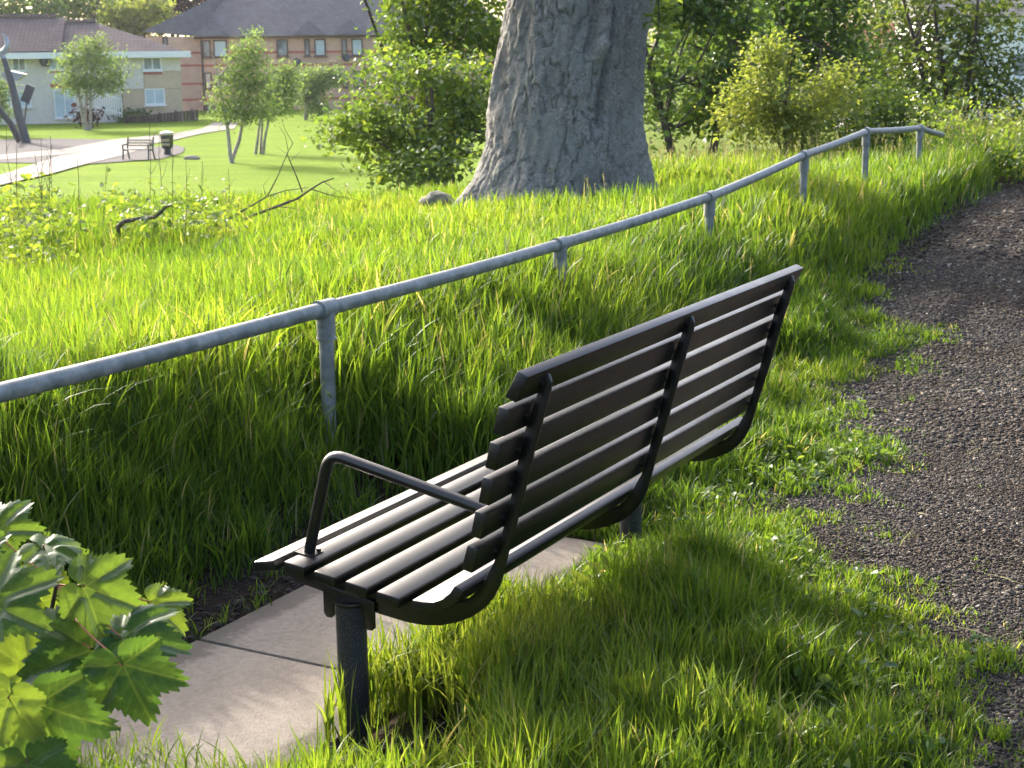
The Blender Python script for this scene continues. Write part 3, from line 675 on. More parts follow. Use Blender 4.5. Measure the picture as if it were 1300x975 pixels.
def tree(name, label, base, clumps, n, per, spread, size, leafm, barkm, seed, stems=1, r0=.12, cat='tree', group=None, thr=.46, freq=1.6, flat=.6, lean=.0, droop=.3):
    """base (3), clumps in world metres. thing > trunk, crown"""
    base = np.array(base, float); o = empty(name, tuple(base)); tag(o, label, cat, group)
    C = clump_points(clumps, n, seed, thr, freq)-base
    V, Fl, rn = leaves(C, per, spread, size, seed+1, flat, droop)
    r = np.random.default_rng(seed+5); mb = MB()
    top = max(c[2] for c, a in clumps)-base[2]
    for s in range(stems):
        off = np.array([r.normal(0, r0*1.6), r.normal(0, r0*1.6), 0])*(stems > 1)
        tp = np.array([r.normal(0, .18)*top*(stems > 1)+lean*top, r.normal(0, .1)*top, top])+off
        pts = limb(mb, off+np.array([0, 0, -.3]), tp, r0, r0*.25, seed+s, 9, .06, 10)
        for ci, (c, a) in enumerate(clumps):
            if stems > 1 and ci % stems != s: continue
            for q_ in range(3):
                st = pts[int(np.clip(3+r.integers(0, 4), 0, 8))]; en = np.array(c)-base+r.normal(0, .45, 3)*np.array(a)
                limb(mb, st, en, r0*.36, r0*.06, seed+ci*7+q_, 6, .14, 6)
    mb.build('trunk', barkm, o, smooth=True)
    fast('crown', V, Fl, leafm, o, attrs={'rnd': rn})
    return o
def cl(px, py, D, rx, ry, rd=None):       # an ellipsoid of foliage, its radii given in picture units at distance D
    k = D/F_PX; return (tuple(at(px, py, D)), (rx*k, (rd if rd else rx)*k, ry*k))
def gbase(px, D):
    p = at(px, 200, D); return (p[0], p[1], float(ground_z(p[0], p[1])))

# shrub and tree left of the big trunk
tree('shrub', 'dark glossy large-leaved shrub left of the big trunk, touching the long grass', gbase(545, 20),
     [cl(500, 165, 20, 62, 42), cl(452, 176, 19.6, 42, 30), cl(560, 170, 20, 55, 45), cl(520, 110, 20.5, 60, 45), cl(590, 120, 20.5, 50, 50), cl(478, 215, 19.2, 40, 20), cl(545, 215, 19, 50, 26), cl(600, 200, 19.3, 35, 35), cl(640, 160, 20, 40, 60)],
     700, 14, .19, .075, M['leaf_mid'], M['wood'], 200, 4, .05, 'shrub', thr=.5, freq=2.0)
tree('broadleaf_tree', 'loose mid green tree rising out of the top edge, left of the big trunk', gbase(590, 24),
     [cl(590, 40, 24, 60, 50), cl(530, 50, 24, 45, 40), cl(500, 85, 24.5, 40, 30), cl(630, 60, 24, 50, 60), cl(560, -30, 24, 70, 50), cl(640, -40, 25, 60, 50), cl(520, 5, 24, 30, 26)],
     560, 16, .21, .085, M['leaf_mid'], M['wood'], 220, 2, .07)
# right of the trunk
tree('dark_tree', 'dense dark green tree immediately right of the big trunk', gbase(880, 22),
     [cl(870, 110, 22, 60, 60), cl(850, 40, 22, 60, 60), cl(920, 60, 22.5, 60, 60), cl(880, -20, 22.5, 80, 50), cl(850, 160, 21.5, 40, 30), cl(930, 130, 22.5, 50, 40)],
     640, 18, .20, .082, M['leaf_dark'], M['wood'], 240, 2, .085)
tree('dark_tree', 'tall dark tree behind the pale yellow-green bush', gbase(1010, 26),
     [cl(1000, 40, 26, 70, 60), cl(1060, 20, 26, 60, 60), cl(960, 20, 26.5, 60, 60), cl(1040, -40, 26.5, 90, 50), cl(1080, 90, 25.5, 50, 50), cl(1000, 110, 25.5, 60, 40), cl(1110, 130, 25, 40, 40)],
     680, 17, .24, .09, M['leaf_dark'], M['wood'], 260, 2, .1)
tree('olive_tree', 'airy olive green tree at the right edge with bright gaps', gbase(1210, 23),
     [cl(1200, 60, 23, 70, 60), cl(1150, 100, 23, 50, 45), cl(1270, 70, 23, 60, 60), cl(1180, 0, 23.5, 80, 50), cl(1270, -10, 23.5, 60, 50), cl(1230, 120, 22.5, 60, 35), cl(1290, 130, 22.5, 40, 40), cl(1140, 40, 24, 45, 50)],
     400, 15, .23, .08, M['leaf_olive'], M['wood'], 280, 3, .07, thr=.5)
tree('bush', 'pale yellow-green bush standing behind the railing', gbase(1000, 18.6),
     [cl(985, 120, 18.6, 55, 45), cl(1035, 125, 18.6, 45, 40), cl(970, 80, 18.7, 32, 35), cl(940, 140, 18.5, 35, 35), cl(1050, 90, 18.8, 28, 26), cl(1000, 160, 18.3, 70, 26), cl(985, 60, 18.8, 22, 20)],
     430, 16, .12, .05, M['leaf_pale'], M['wood'], 300, 4, .028, 'bush', thr=.45, freq=2.4)
tree('shrub', 'low green shrub behind the far end of the railing', gbase(1140, 20),
     [cl(1060, 150, 20, 40, 26), cl(1110, 140, 20, 45, 30), cl(1170, 145, 20, 45, 28), cl(1230, 150, 20, 50, 28), cl(1080, 155, 19.5, 35, 22)],
     320, 16, .14, .06, M['leaf_mid'], M['wood'], 320, 4, .03, 'shrub')
tree('thicket_tree', 'shadowy thicket tree far behind the right-hand trees', gbase(1120, 38),
     [cl(1100, 70, 38, 60, 50), cl(1020, 60, 38, 60, 60), cl(1180, 110, 38, 45, 30), cl(940, 90, 38, 60, 50), cl(870, 60, 38, 60, 60), cl(960, 0, 38, 90, 50)],
     620, 15, .42, .15, M['leaf_dark'], M['wood'], 340, 2, .12)

# ------------------------------------------------------------------ the big beech
TB = at(712, 255, 14.6); TZ = float(ground_z(TB[0], TB[1]))
beech = empty('beech_tree', (TB[0], TB[1], TZ)); tag(beech, 'massive old grey beech trunk with flared roots and fissured bark', 'tree')
na, nz = 420, 260
zz = np.concatenate([np.linspace(-.3, 2.6, 210), np.linspace(2.65, 5.2, 50)]); th = np.linspace(0, 2*math.pi, na, endpoint=False)
T_, Z_ = np.meshgrid(th, zz)
kpx = 14.6/F_PX
zrow = CAM_H+TZ*0
# picture outline of the trunk, turned into metres: half width and centre for each height (above its foot)
oy = np.array([-40, 0, 60, 120, 180, 225, 255, 285]); ol = np.array([652, 649, 640, 630, 618, 603, 588, 570.]); orr = np.array([836, 829, 822, 816, 820, 828, 836, 846.])
oz = np.array([at(700, v, 14.6)[2]-TZ for v in oy])
def oi(z, a): return np.interp(z, oz[::-1], a[::-1])
lft = (oi(zz, ol)-712)*kpx; rgt = (oi(zz, orr)-712)*kpx
foot = np.clip((.55-zz)/.85, 0, 1)
c1 = lft+ (rgt-lft)*.42; r1 = (rgt-lft)*.42          # main stem
c2 = rgt-(rgt-lft)*.205; r2 = (rgt-lft)*.205         # second, slimmer stem fused on the right, a little behind
cx0 = (lft+rgt)/2
def circ(cx, cy_, rad):                    # distance from (cx0,0) to a circle along each direction
    dx, dy = (cx-cx0)[:, None], cy_[:, None] if np.ndim(cy_) else cy_
    ux, uy = np.cos(T_), np.sin(T_); b = ux*dx+uy*dy; q = b*b-(dx*dx+dy*dy-rad[:, None]**2)
    return np.where(q > 0, b+np.sqrt(np.maximum(q, 0)), 0)
ra = circ(c1, 0*c1, r1); rb = circ(c2, np.full_like(c2, .10), r2*1.02)
kk = 9.; rad = np.where((ra > 0) | (rb > 0), np.log(np.exp(kk*ra)+np.exp(kk*rb)-1)/kk, .05)
rad = np.maximum(ra, rb)*.75+rad*.25
rad = np.maximum(rad, .25*(rgt-lft)[:, None])
butt = (np.cos(T_*7+1.2+.6*np.sin(T_*2))*.5+.5)**1.6
rad = rad*(1+foot[:, None]**1.5*(.46*butt-.06))
UX, UY = np.cos(T_), np.sin(T_)
q1 = fbm(UX*1.7+3, UY*1.7, Z_*.7, 400, 4)-.5; q2 = fbm(UX*6, UY*6, Z_*3., 410, 4)-.5; q3 = np.abs(fbm(UX*9, UY*9, Z_*2.2, 420, 4)-.5)
fl = np.cos(T_*11+2.5*fbm(UX*2, UY*2, Z_*.6, 430, 3)*4)
q4 = fbm(UX*14, UY*14, Z_*10, 440, 4)-.5; q5 = np.abs(fbm(UX*6+9, UY*6, Z_*4.5, 450, 3)-.5)
rad = rad+.16*q1+.09*q2+.035*q4-.03*np.exp(-(q5/.02)**2)-.10*np.maximum(0, .05-q3)*8*.12+.006*fl
# knotted folds high on the right side of the face
def fold(t0, z0, t1, z1, wdt, amp):
    s_ = np.clip(((T_-t0)*(t1-t0)*.36+(Z_-z0)*(z1-z0))/(((t1-t0)**2)*.36+(z1-z0)**2), 0, 1)
    dd = np.sqrt(((T_-(t0+s_*(t1-t0)))*.6)**2+(Z_-(z0+s_*(z1-z0)))**2); return amp*np.exp(-(dd/wdt)**2)
A3 = 1.5*math.pi
rad = rad+fold(A3+.45, 2.5, A3+.35, 1.6, .11, .10)+fold(A3+.35, 1.6, A3+.15, 1.2, .08, .06)-fold(A3+.22, 2.4, A3+.2, 1.55, .05, .10)-fold(A3+.62, 2.6, A3+.55, .9, .05, .13)+fold(A3-.2, 2.5, A3-.25, 2.0, .15, .05)-fold(A3-.05, 2.6, A3-.1, 2.2, .06, .07)
V = np.stack([cx0[:, None]+UX*rad, UY*rad*.95, Z_], -1).reshape(-1, 3)
i = np.arange(na*nz).reshape(nz, na); j = np.roll(i, -1, 1)
Ff = np.stack([i[:-1], j[:-1], j[1:], i[1:]], -1).reshape(-1, 4)
fast('trunk', V, Ff, M['bark'], beech, smooth=True)
mb = MB(); limbs = []
for k, (dx, dy, dz) in enumerate([(-2.6, .5, 3.6), (-1., -1.6, 5.), (1.8, 1.6, 4.6), (2.6, -.5, 3.2), (.3, 2.4, 5.4), (1.1, .9, -.2)]):
    a = np.array([.1*dx, .12*dy, 4.6]); limb(mb, a, a+np.array([dx, dy, dz]), .30 if k < 5 else .1, .06, 440+k, 9, .1, 10)
mb.build('limb', M['bark'], beech, smooth=True)
cw = [((-3, .5, 8.4), (2.3, 2.2, 1.5)), ((-1, -1.8, 9.8), (2.4, 2.2, 1.6)), ((2, 1.8, 9.4), (2.5, 2.3, 1.6)), ((3, -.6, 8), (2.2, 2., 1.4)), ((.4, 2.6, 10.2), (2.4, 2.2, 1.7)), ((0, 0, 11.3), (2.6, 2.6, 1.6))]
C = clump_points(cw, 420, 450); V1, F1, R1 = leaves(C, 14, .3, .1, 451)
spray = []
rs = np.random.default_rng(452)
for (px, py) in ((838, -10), (842, 12), (850, 25), (852, 45), (846, 62), (834, 80), (848, 5), (858, 15), (838, 40), (830, 20)):
    spray.append(at(px, py, 14.2+rs.normal(0, .15))-np.array([TB[0], TB[1], TZ]))
V2, F2, R2 = leaves(np.array(spray), 14, .06, .07, 453)
fast('crown', np.vstack([V1, V2]), np.vstack([F1, F2+len(V1)]), M['leaf_mid'], beech, attrs={'rnd': np.concatenate([R1, np.clip(R2+.35, 0, 1)])})
mb = MB(); s0 = np.array(spray[0])
limb(mb, (.9, .3, 4.4), s0+np.array([0, 0, .3]), .05, .012, 455, 8, .06, 6); limb(mb, s0+np.array([0, 0, .3]), np.array(spray[5]), .012, .004, 456, 6, .05, 5)
mb.build('twig', M['wood'], beech, smooth=True)
# mossy stones / root by its foot
def boulder(name, lab, p, r3, seed, mat, cat='stone', group=None):
    n1, n2 = 28, 18; t, ph = np.meshgrid(np.linspace(0, 2*math.pi, n1, endpoint=False), np.linspace(0, math.pi, n2))
    d = np.stack([np.cos(t)*np.sin(ph), np.sin(t)*np.sin(ph), np.cos(ph)], -1)
    rr = .75+.55*fbm(d[..., 0]*1.6+seed, d[..., 1]*1.6, d[..., 2]*1.6, seed, 4)
    V = (d*rr[..., None]*np.array(r3)).reshape(-1, 3); i = np.arange(n1*n2).reshape(n2, n1); j = np.roll(i, -1, 1)
    o = fast(name, V, np.stack([i[:-1], i[1:], j[1:], j[:-1]], -1).reshape(-1, 4), mat, smooth=True); o.location = p; return tag(o, lab, cat, group)
p = at(556, 243, 15); boulder('boulder', 'mossy grey stone poking from grass left of the beech roots', p-np.array([0, 0, .10]), (.16, .13, .10), 5, M['stone'])

# ------------------------------------------------------------------ dead wood in the long grass
def dead(name, lab, strokes, D, seed, cat):
    p0 = at(*strokes[0][0][0], D); o = empty(name, (p0[0], p0[1], float(ground_z(p0[0], p0[1])))); mb = MB(); r = np.random.default_rng(seed)
    b = np.array(o.location)
    for pts, r0, r1 in strokes:
        dd = r.normal(0, .25); q = [at(px, py, D+dd*k/len(pts)+r.normal(0, .04))-b for k, (px, py) in enumerate(pts)]
        mb.tube([tuple(v) for v in q], list(np.linspace(r0*.75, r1*.7, len(q))), 7)
    mb.build('branch', M['deadwood'], o, smooth=True); return tag(o, lab, cat)
dead('fallen_branch', 'bare dead branch with fine twigs lying in the long grass, left of the dark shrub',
     [([(298, 285), (325, 272), (352, 262), (378, 252), (395, 240), (408, 232), (424, 226)], .022, .008), ([(300, 272), (318, 262), (338, 250), (362, 242), (392, 238)], .014, .004), ([(340, 248), (352, 225), (366, 192), (362, 172), (354, 160)], .008, .002), ([(384, 244), (374, 218), (364, 195), (372, 182), (362, 165), (357, 150)], .009, .002),
      ([(362, 194), (350, 186)], .004, .001), ([(368, 205), (380, 194), (384, 186)], .004, .001), ([(395, 240), (420, 248), (446, 252), (462, 256)], .008, .002), ([(410, 230), (424, 240), (436, 246)], .006, .002), ([(352, 262), (370, 264), (386, 268)], .007, .002), ([(338, 250), (334, 236), (345, 222)], .005, .001), ([(420, 248), (438, 236)], .004, .001)], 14.5, 470, 'branch')
dead('broken_log', 'dark crooked broken branch end in long grass, near the left edge', [([(150, 300), (150, 288), (158, 281), (176, 278), (196, 276), (203, 270), (211, 262), (217, 261)], .034, .014), ([(196, 276), (204, 281)], .012, .006)], 13.2, 480, 'branch')
# tall dry stalks against the lawn
st = [(10, 250, 8, 160), (20, 255, 22, 168), (45, 250, 52, 176), (52, 250, 66, 182), (68, 255, 64, 172), (100, 258, 98, 200), (128, 262, 135, 210), (186, 262, 189, 150), (204, 268, 203, 165), (222, 262, 219, 188), (60, 258, 44, 196), (232, 265, 236, 205), (258, 262, 257, 205), (283, 262, 290, 215)]
r = np.random.default_rng(12); gst = 'dry stalks in the long grass'
dirs = ['near the left edge of the picture', 'in front of the metal sculpture']
for k, (x0, y0, x1, y1) in enumerate(st):
    D = 13.6+r.normal(0, .5); a, b = at(x0, y0+20, D), at(x1, y1, D); a[2] = ground_z(a[0], a[1])
    mb = MB(); o = empty('dry_stalk', tuple(a))
    pts = limb(mb, (0, 0, 0), b-a, .005, .002, 490+k, 6, .05, 6)
    for q_ in range(3): limb(mb, pts[3+q_ % 2], pts[3+q_ % 2]+np.array([r.normal(0, .06), 0, r.uniform(.06, .16)]), .0025, .001, 500+k*5+q_, 4, .1, 5)
    mb.build('stem', M['deadwood'], o, smooth=True)
    tag(o, 'thin bare brown stalk standing up from long grass before the sunny lawn', 'stalk', gst)
# broad-leaved weeds at the left
r = np.random.default_rng(14); C = []
for k in range(90):
    px, py = r.uniform(-60, 110)*r.uniform(.5, 1), r.uniform(244, 325); D = 11.2+(330-py)/94*3.2; q = at(px, py, D); C.append(q)
for k in range(60):
    px, py = r.uniform(130, 300), r.uniform(255, 290); C.append(at(px, py, 13.2+r.normal(0, .5)))
V, Fl, rn = leaves(np.array(C), 11, .09, .055, 520, 1.2, -.2)
tag(fast('weeds', V, Fl, M['leaf_mid'], attrs={'rnd': np.clip(rn+.2, 0, 1)}), 'yellow-green broad-leaved weeds massed along the left edge above the long grass', 'weeds', kind='stuff')
r = np.random.default_rng(15); C = [at(r.uniform(1150, 1380), r.uniform(135, 225), r.uniform(16.5, 18.5)) for k in range(150)]
C = [c for c in C if c[2] < 1.3]; V, Fl, rn = leaves(np.array(C), 20, .12, .045, 521, 1.2, -.4)
tag(fast('weeds', V, Fl, M['leaf_mid'], attrs={'rnd': np.clip(rn+.2, 0, 1)}), 'lush weeds heaped where the path bends behind the far railing end', 'weeds', kind='stuff')
# yellow flowers
def flower(px, py, D, lab, h):
    p = at(px, py, D); o = empty('buttercup', (p[0], p[1], p[2]-h)); tag(o, lab, 'flower', 'yellow flowers in the grass')
    MB().tube([(0, 0, 0), (.005, 0, h*.5), (0, 0, h)], .0018, 6).build('stem', M['stalk_green'], o, smooth=True)
    mb = MB()
    for k in range(5):
        a = k*1.2566; u = Vector((math.cos(a), math.sin(a), .35)); v = Vector((-math.sin(a), math.cos(a), 0))
        mb.add([(0, 0, h), tuple(u*.006+v*.0045+Vector((0, 0, h))), tuple(u*.0105+Vector((0, 0, h+.002))), tuple(u*.006-v*.0045+Vector((0, 0, h)))], [(0, 1, 2, 3)])
    mb.build('petal', M['petal'], o)
flower(1117, 241, 12.2, 'tiny yellow flower in the grass below the far railing posts', .25)
flower(893, 652, 4.6, 'yellow flower in the grass below the far end of the bench, lower of two', .12)
flower(917, 641, 4.65, 'yellow flower in the grass below the far end of the bench, upper of two', .12)
flower(765, 726, 4.35, 'small orange-yellow flower beside the far bench post', .1)

# ------------------------------------------------------------------ sycamore sapling in the near left corner
def syc_leaf(seed, size):
    """palmate five-lobed toothed leaf, stalk end at the origin, middle lobe along +y"""
    r = np.random.default_rng(seed); nt_, nr = 380, 44
    th = np.linspace(-math.pi*.97, math.pi*.97, nt_)
    lob = [(0, 1., .42), (.91, .92, .40), (-.91, .92, .40), (1.82, .58, .42), (-1.82, .58, .42)]
    cp = [(0, 1.), (4, .97), (9, .90), (15, .83), (21, .76), (26, .70), (30, .66), (35, .71), (41, .82), (47, .91), (51, .94), (55, .92), (61, .84), (68, .75), (75, .67), (81, .60), (86, .56), (92, .58), (99, .63), (105, .64), (112, .59), (122, .51), (136, .43), (152, .36), (166, .27), (175, .14), (180, .06)]
    Rr = np.interp(np.degrees(np.abs(th)), [c_[0] for c_ in cp], [c_[1] for c_ in cp])
    saw = (np.abs((th*7.5+.35*np.sin(th*4+seed)) % 1-.5)*2); Rr = Rr*(1-.12*saw*np.clip((Rr-.25)*3, 0, 1))
    rr = np.linspace(0, 1, nr)[:, None]; RR = rr*Rr[None]; x = np.sin(th)[None]*RR; y = np.cos(th)[None]*RR
    vd = np.full(x.shape, 1.)
    ridge = np.zeros(x.shape)
    for a, L, wd in lob:
        ux, uy = math.sin(a), math.cos(a); al = x*ux+y*uy; ac = np.abs(-x*uy+y*ux)
        on = (al > 0) & (al < L); vd = np.where(on, np.minimum(vd, ac/.022), vd); ridge += np.where(on, np.exp(-(ac/.10)**2), 0)
        for t0 in (.22, .38, .54, .7):
            for sg in (-1, 1):
                b = a+sg*.75; bx, by = math.sin(b), math.cos(b); ox, oy_ = ux*L*t0, uy*L*t0; al2 = (x-ox)*bx+(y-oy_)*by; ac2 = np.abs(-(x-ox)*by+(y-oy_)*bx)
                on = (al2 > 0) & (al2 < L*(.40-.25*t0)); vd = np.where(on, np.minimum(vd, ac2/.013+.25), vd)
    rad2 = x*x+y*y
    z = -.10*np.minimum(ridge, 1.2)-r.uniform(.18, .5)*rad2+r.uniform(-.25, .25)*x*np.abs(y)+.02*np.sin(x*5+r.uniform(0, 6))*np.sin(y*5+r.uniform(0, 6))+.02*(fbm(x*6, y*6, 0, seed, 3)-.5)*3*np.sqrt(rad2)
    V = np.stack([x, y-0., z], -1)*size; i = np.arange(nt_*nr).reshape(nr, nt_)
    Ff = np.stack([i[:-1, :-1], i[1:, :-1], i[1:, 1:], i[:-1, 1:]], -1).reshape(-1, 4)
    return V.reshape(-1, 3), Ff, np.clip(vd, 0, 1).ravel()
root = at(60, 1010, 3.05); root[2] = ground_z(root[0], root[1])
sap = empty('sycamore_sapling', tuple(root)); tag(sap, 'sycamore sapling with big lobed leaves in the near left corner beside the slabs', 'sapling')
# (leaf centre px, py, distance, size in px, picture angle of the middle lobe, tilt back, sideways tilt, colour)
LV = [(163, 868, 2.72, 92, 150, 62, 10, .45), (52, 925, 2.6, 112, 172, 60, -8, .4), (72, 694, 2.95, 66, 95, -10, 12, .8), (128, 748, 2.9, 78, 78, 25, 30, .7), (45, 765, 3.0, 78, -80, 55, -20, 1.),
      (8, 752, 2.8, 92, 60, 25, 0, .65), (172, 806, 2.85, 86, 102, 14, -10, .5), (88, 832, 2.85, 104, -120, 35, 10, .5), (15, 842, 2.9, 78, -60, 65, 0, 1.), (2, 905, 2.55, 78, 200, 55, 0, .95),
      (-30, 715, 2.9, 76, 90, 20, 0, .6), (38, 990, 2.55, 86, 160, 35, 0, .8), (205, 772, 3.0, 58, 110, 12, 20, .9), (5, 660, 3.1, 58, 30, 30, 0, .6)]
LVs, LFs, LVn, LRd = [], [], [], []; b0 = 0; pet = MB(); stem = MB()
hub = [at(70, 905, 2.92), at(48, 845, 2.95), at(62, 790, 2.97), at(72, 742, 2.97)]
limb(stem, (0, 0, -.02), hub[0]-root, .009, .007, 560, 5, .05); limb(stem, hub[0]-root, hub[1]-root, .007, .006, 561, 5, .03); limb(stem, hub[1]-root, hub[2]-root, .006, .005, 562, 5, .03); limb(stem, hub[2]-root, hub[3]-root, .005, .004, 563, 5, .03)
for k, (px, py, D, spx, ang, tilt, side, rc) in enumerate(LV):
    size = spx*D/F_PX*1.12; V, Ff, vn = syc_leaf(600+k, size)
    a = R(ang); T = np.array([math.sin(a), 0, math.cos(a)]); Nn = np.array([0, -1., 0])         # facing the viewer, middle lobe along T
    ax = np.cross(Nn, T)
    def rotv(v, axis, an): axis = axis/np.linalg.norm(axis); return v*math.cos(an)+np.cross(axis, v)*math.sin(an)+axis*(axis@v)*(1-math.cos(an))
    up_an = R(90-tilt-22)                 # turn the upper side to the sky by that much
    h_ax = np.array([1., 0, 0]); T = rotv(T, h_ax, -up_an); Nn = rotv(Nn, h_ax, -up_an); T = rotv(T, np.array([0, 1., 0]), R(side)); Nn = rotv(Nn, np.array([0, 1., 0]), R(side))
    S_ = np.cross(T, Nn); P = at(px, py, D)-root-T*size*.25
    W = V[:, :1]*S_+V[:, 1:2]*T+V[:, 2:3]*Nn+P
    LVs.append(W); LFs.append(Ff+b0); LVn.append(vn); LRd.append(np.full(len(V), rc)); b0 += len(V)
    hb = min(hub, key=lambda q_: np.linalg.norm(q_-root-P)); limb(pet, hb-root, P-Nn*.003, .0019, .0014, 640+k, 6, .06, 6)
stem.build('stem', M['wood'], sap, smooth=True); pet.build('leaf_stalk', M['stalk_red'], sap, smooth=True)
fast('foliage', np.vstack(LVs), np.vstack(LFs), M['syc'], sap, attrs={'vein': np.concatenate(LVn), 'rnd': np.concatenate(LRd)}, smooth=True)

# ------------------------------------------------------------------ park below: paths, play area
zp = LAWN_Z
def flat(name, zpts, dz, mat):            # outline given in the enlarged corner (3.9 times)
    P = [onz(x/3.9, y/3.9, zp+dz) for x, y in zpts]
    o = MB().add([tuple(p) for p in P], [tuple(range(len(P)))]).build(name, mat); return tag(o, kind='structure')
flat('play_area_tarmac', [(-900, 700), (-200, 692), (250, 686), (545, 690), (545, 735), (420, 800), (160, 806), (-900, 800)], .02, M['tarmac'])
flat('park_path', [(-900, 800), (-100, 775), (300, 738), (560, 690), (860, 660), (1000, 636), (1060, 606), (1180, 606), (1160, 636), (1000, 660), (870, 690), (600, 738), (0, 790), (-900, 850)], .035, M['paving'])
flat('park_path', [(600, 728), (760, 720), (600, 770), (420, 812), (250, 860), (0, 915), (-900, 1010), (-900, 905), (0, 865), (300, 770)], .05, M['paving'])
flat('bench_apron', [(420, 812), (600, 770), (700, 735), (860, 715), (915, 730), (905, 755), (800, 785), (600, 800)], .028, M['tarmac'])
# low wave of the lawn is in the ground sheet; a white stone by the bin
q = onz(952/3.9, 788/3.9, zp); boulder('pale_stone', 'pale stone lying on the lawn right of the litter bin', (q[0], q[1], zp+.04), (.36, .25, .12), 21, M['paving'])
# ------------------------------------------------------------------ park furniture
q = onz(176, 203, zp); Db = q[1]; k = Db/F_PX
pb = empty('park_bench', (q[0], q[1], zp+.03), R(-14)); tag(pb, 'small pale wooden bench beside the litter bin in the park below', 'bench')
Wd = 38*k
MB().box((0, .0, .45), (Wd*.86, .42, .05)).build('seat', M['parkwood'], pb)
mb = MB()
for z in (.62, .74, .86): mb.box((0, .26, z), (Wd*.84, .03, .085))
mb.build('backrest', M['parkwood'], pb)
for s in (-1, 1):
    x = s*Wd*.46; mb = MB().tube([(x, -.28, 0), (x, -.22, .42), (x, -.25, .66), (x, .1, .68), (x, .26, .66)], .04, 6)
    mb.tube([(x, .36, 0), (x, .2, .42), (x, .34, 1.0)], .04, 6).tube([(x, -.22, .42), (x, .2, .42)], .035, 6); mb.build('end_frame', M['darkmetal'], pb, smooth=True)
q = onz(213, 197, zp); k = q[1]/F_PX
bn = empty('litter_bin', (q[0], q[1], zp+.03)); tag(bn, 'black hooded litter bin on a pedestal beside the park path', 'litter bin')
MB().tube([(0, 0, 0), (0, 0, .3)], [.2, .16], 14).build('pedestal', M['bin'], bn, smooth=True)
MB().tube([(0, 0, .28), (0, 0, .36), (0, 0, .95)], [.2, .27, .32], 20).build('body', M['bin'], bn, smooth=True)
MB().tube([(0, 0, .95), (0, 0, 1.0), (0, 0, 1.02)], [.345, .345, .3], 20).build('collar', M['gold'], bn, smooth=True)
MB().tube([(0, 0, 1.0), (0, 0, 1.06), (0, 0, 1.14)], [.34, .34, .08], 20).build('hood', M['steel'], bn, smooth=True)
for z in (.50, .70):
    mb = MB()
    for x in (-.16, -.08, 0, .08, .16): mb.box((x, -.318, z), (.05, .03, .12))
    mb.build('emblem', M['gold'], bn)
# sculpture
q = onz(34, 182, zp); k = q[1]/F_PX; sp_ = empty('metal_sculpture', (q[0], q[1], zp+.02)); tag(sp_, 'tall abstract grey metal sculpture with leaning pole and curved horns at the left edge', 'sculpture')
def sp(x, y, dy=0.): return ((x-140)/3.9*k, dy, (705-y)/3.9*k)
MB().tube([sp(140, 712), sp(110, 560), sp(88, 420), sp(60, 300)], [.26, .24, .2, .15], 12).build('pole', M['darkmetal'], sp_, smooth=True)
MB().tube([sp(x, y) for x, y in ((20, 182), (4, 205), (3, 235), (18, 262), (45, 276), (70, 262), (84, 236), (80, 205), (62, 182))], [.03, .12, .16, .18, .2, .18, .16, .12, .03], 10).build('crescent', M['steel'], sp_, smooth=True)
MB().tube([sp(60, 300), sp(48, 276)], [.15, .14], 10).build('neck', M['steel'], sp_, smooth=True)
MB().add([sp(38, 372), sp(70, 355), sp(155, 375), sp(118, 405), sp(60, 402), sp(38, 372, .6), sp(70, 355, .6), sp(155, 375, .6), sp(118, 405, .6), sp(60, 402, .6)], [(0, 1, 2, 3, 4), (9, 8, 7, 6, 5), (0, 5, 6, 1), (1, 6, 7, 2), (2, 7, 8, 3), (3, 8, 9, 4), (4, 9, 5, 0)]).build('plate', M['steel'], sp_)
MB().tube([sp(85, 700, .8), sp(50, 610, .6), sp(10, 540, .3), sp(-60, 420)], [.2, .18, .16, .1], 10).build('strut', M['darkmetal'], sp_, smooth=True)
MB().tube([sp(92, 665, 1.2), sp(150, 470, .5)], [.05, .05], 8).build('rod', M['darkmetal'], sp_, smooth=True)
MB().box(sp(150, 470, .5), (.5, .08, 1.), Matrix.Rotation(R(25), 3, 'Y')).build('paddle', M['darkmetal'], sp_)
MB().box(sp(125, 712), (1.6, 1.4, .16)).build('base', M['paving'], sp_)
# a pale figure-like post beside it
q = onz(170/3.9, 600/3.9, zp); o = MB().tube([(0, 0, 0), (0, 0, .6), (0, 0, 2.6), (0, 0, 3.1), (0, 0, 3.6)], [.55, .3, .28, .5, .15], 12).build('white_post', M['white'], None, smooth=True); o.location = (q[0], q[1], zp); tag(o, 'white post beside the metal sculpture, before the cream house', 'post')

# park trees
def birch(lab, px, pb_, clumps, seed, stems, r0=.11, n=150):
    q = onz(px, pb_, zp); D = q[1]
    return tree('birch_tree', lab, (q[0], q[1], zp), [cl(a, b, D, c, d) for a, b, c, d in clumps], n*2, 18, D*.0036, D*.0017, M['leaf_birch'], M['birch'], seed, stems, r0, thr=.36, freq=.9, group='young trees in the park')
birch('small multi-stemmed tree on the lawn before the cream house', 110, 165, [(118, 85, 40, 30), (105, 70, 22, 20), (125, 60, 15, 17), (95, 105, 22, 18), (140, 105, 20, 16), (118, 108, 25, 12), (152, 95, 8, 10)], 700, 4, .13)
birch('taller slim tree with white stems right of the litter bin', 301, 206, [(314, 95, 27, 42), (300, 125, 33, 30), (322, 62, 17, 26), (296, 142, 26, 14), (338, 118, 22, 30), (322, 140, 26, 18), (308, 80, 24, 28)], 720, 2, .11, 180)
birch('slender tree close behind the slim white-stemmed tree', 331, 195, [(355, 110, 22, 28), (350, 130, 24, 20), (340, 140, 15, 10), (362, 95, 12, 14)], 740, 3, .09, 110)
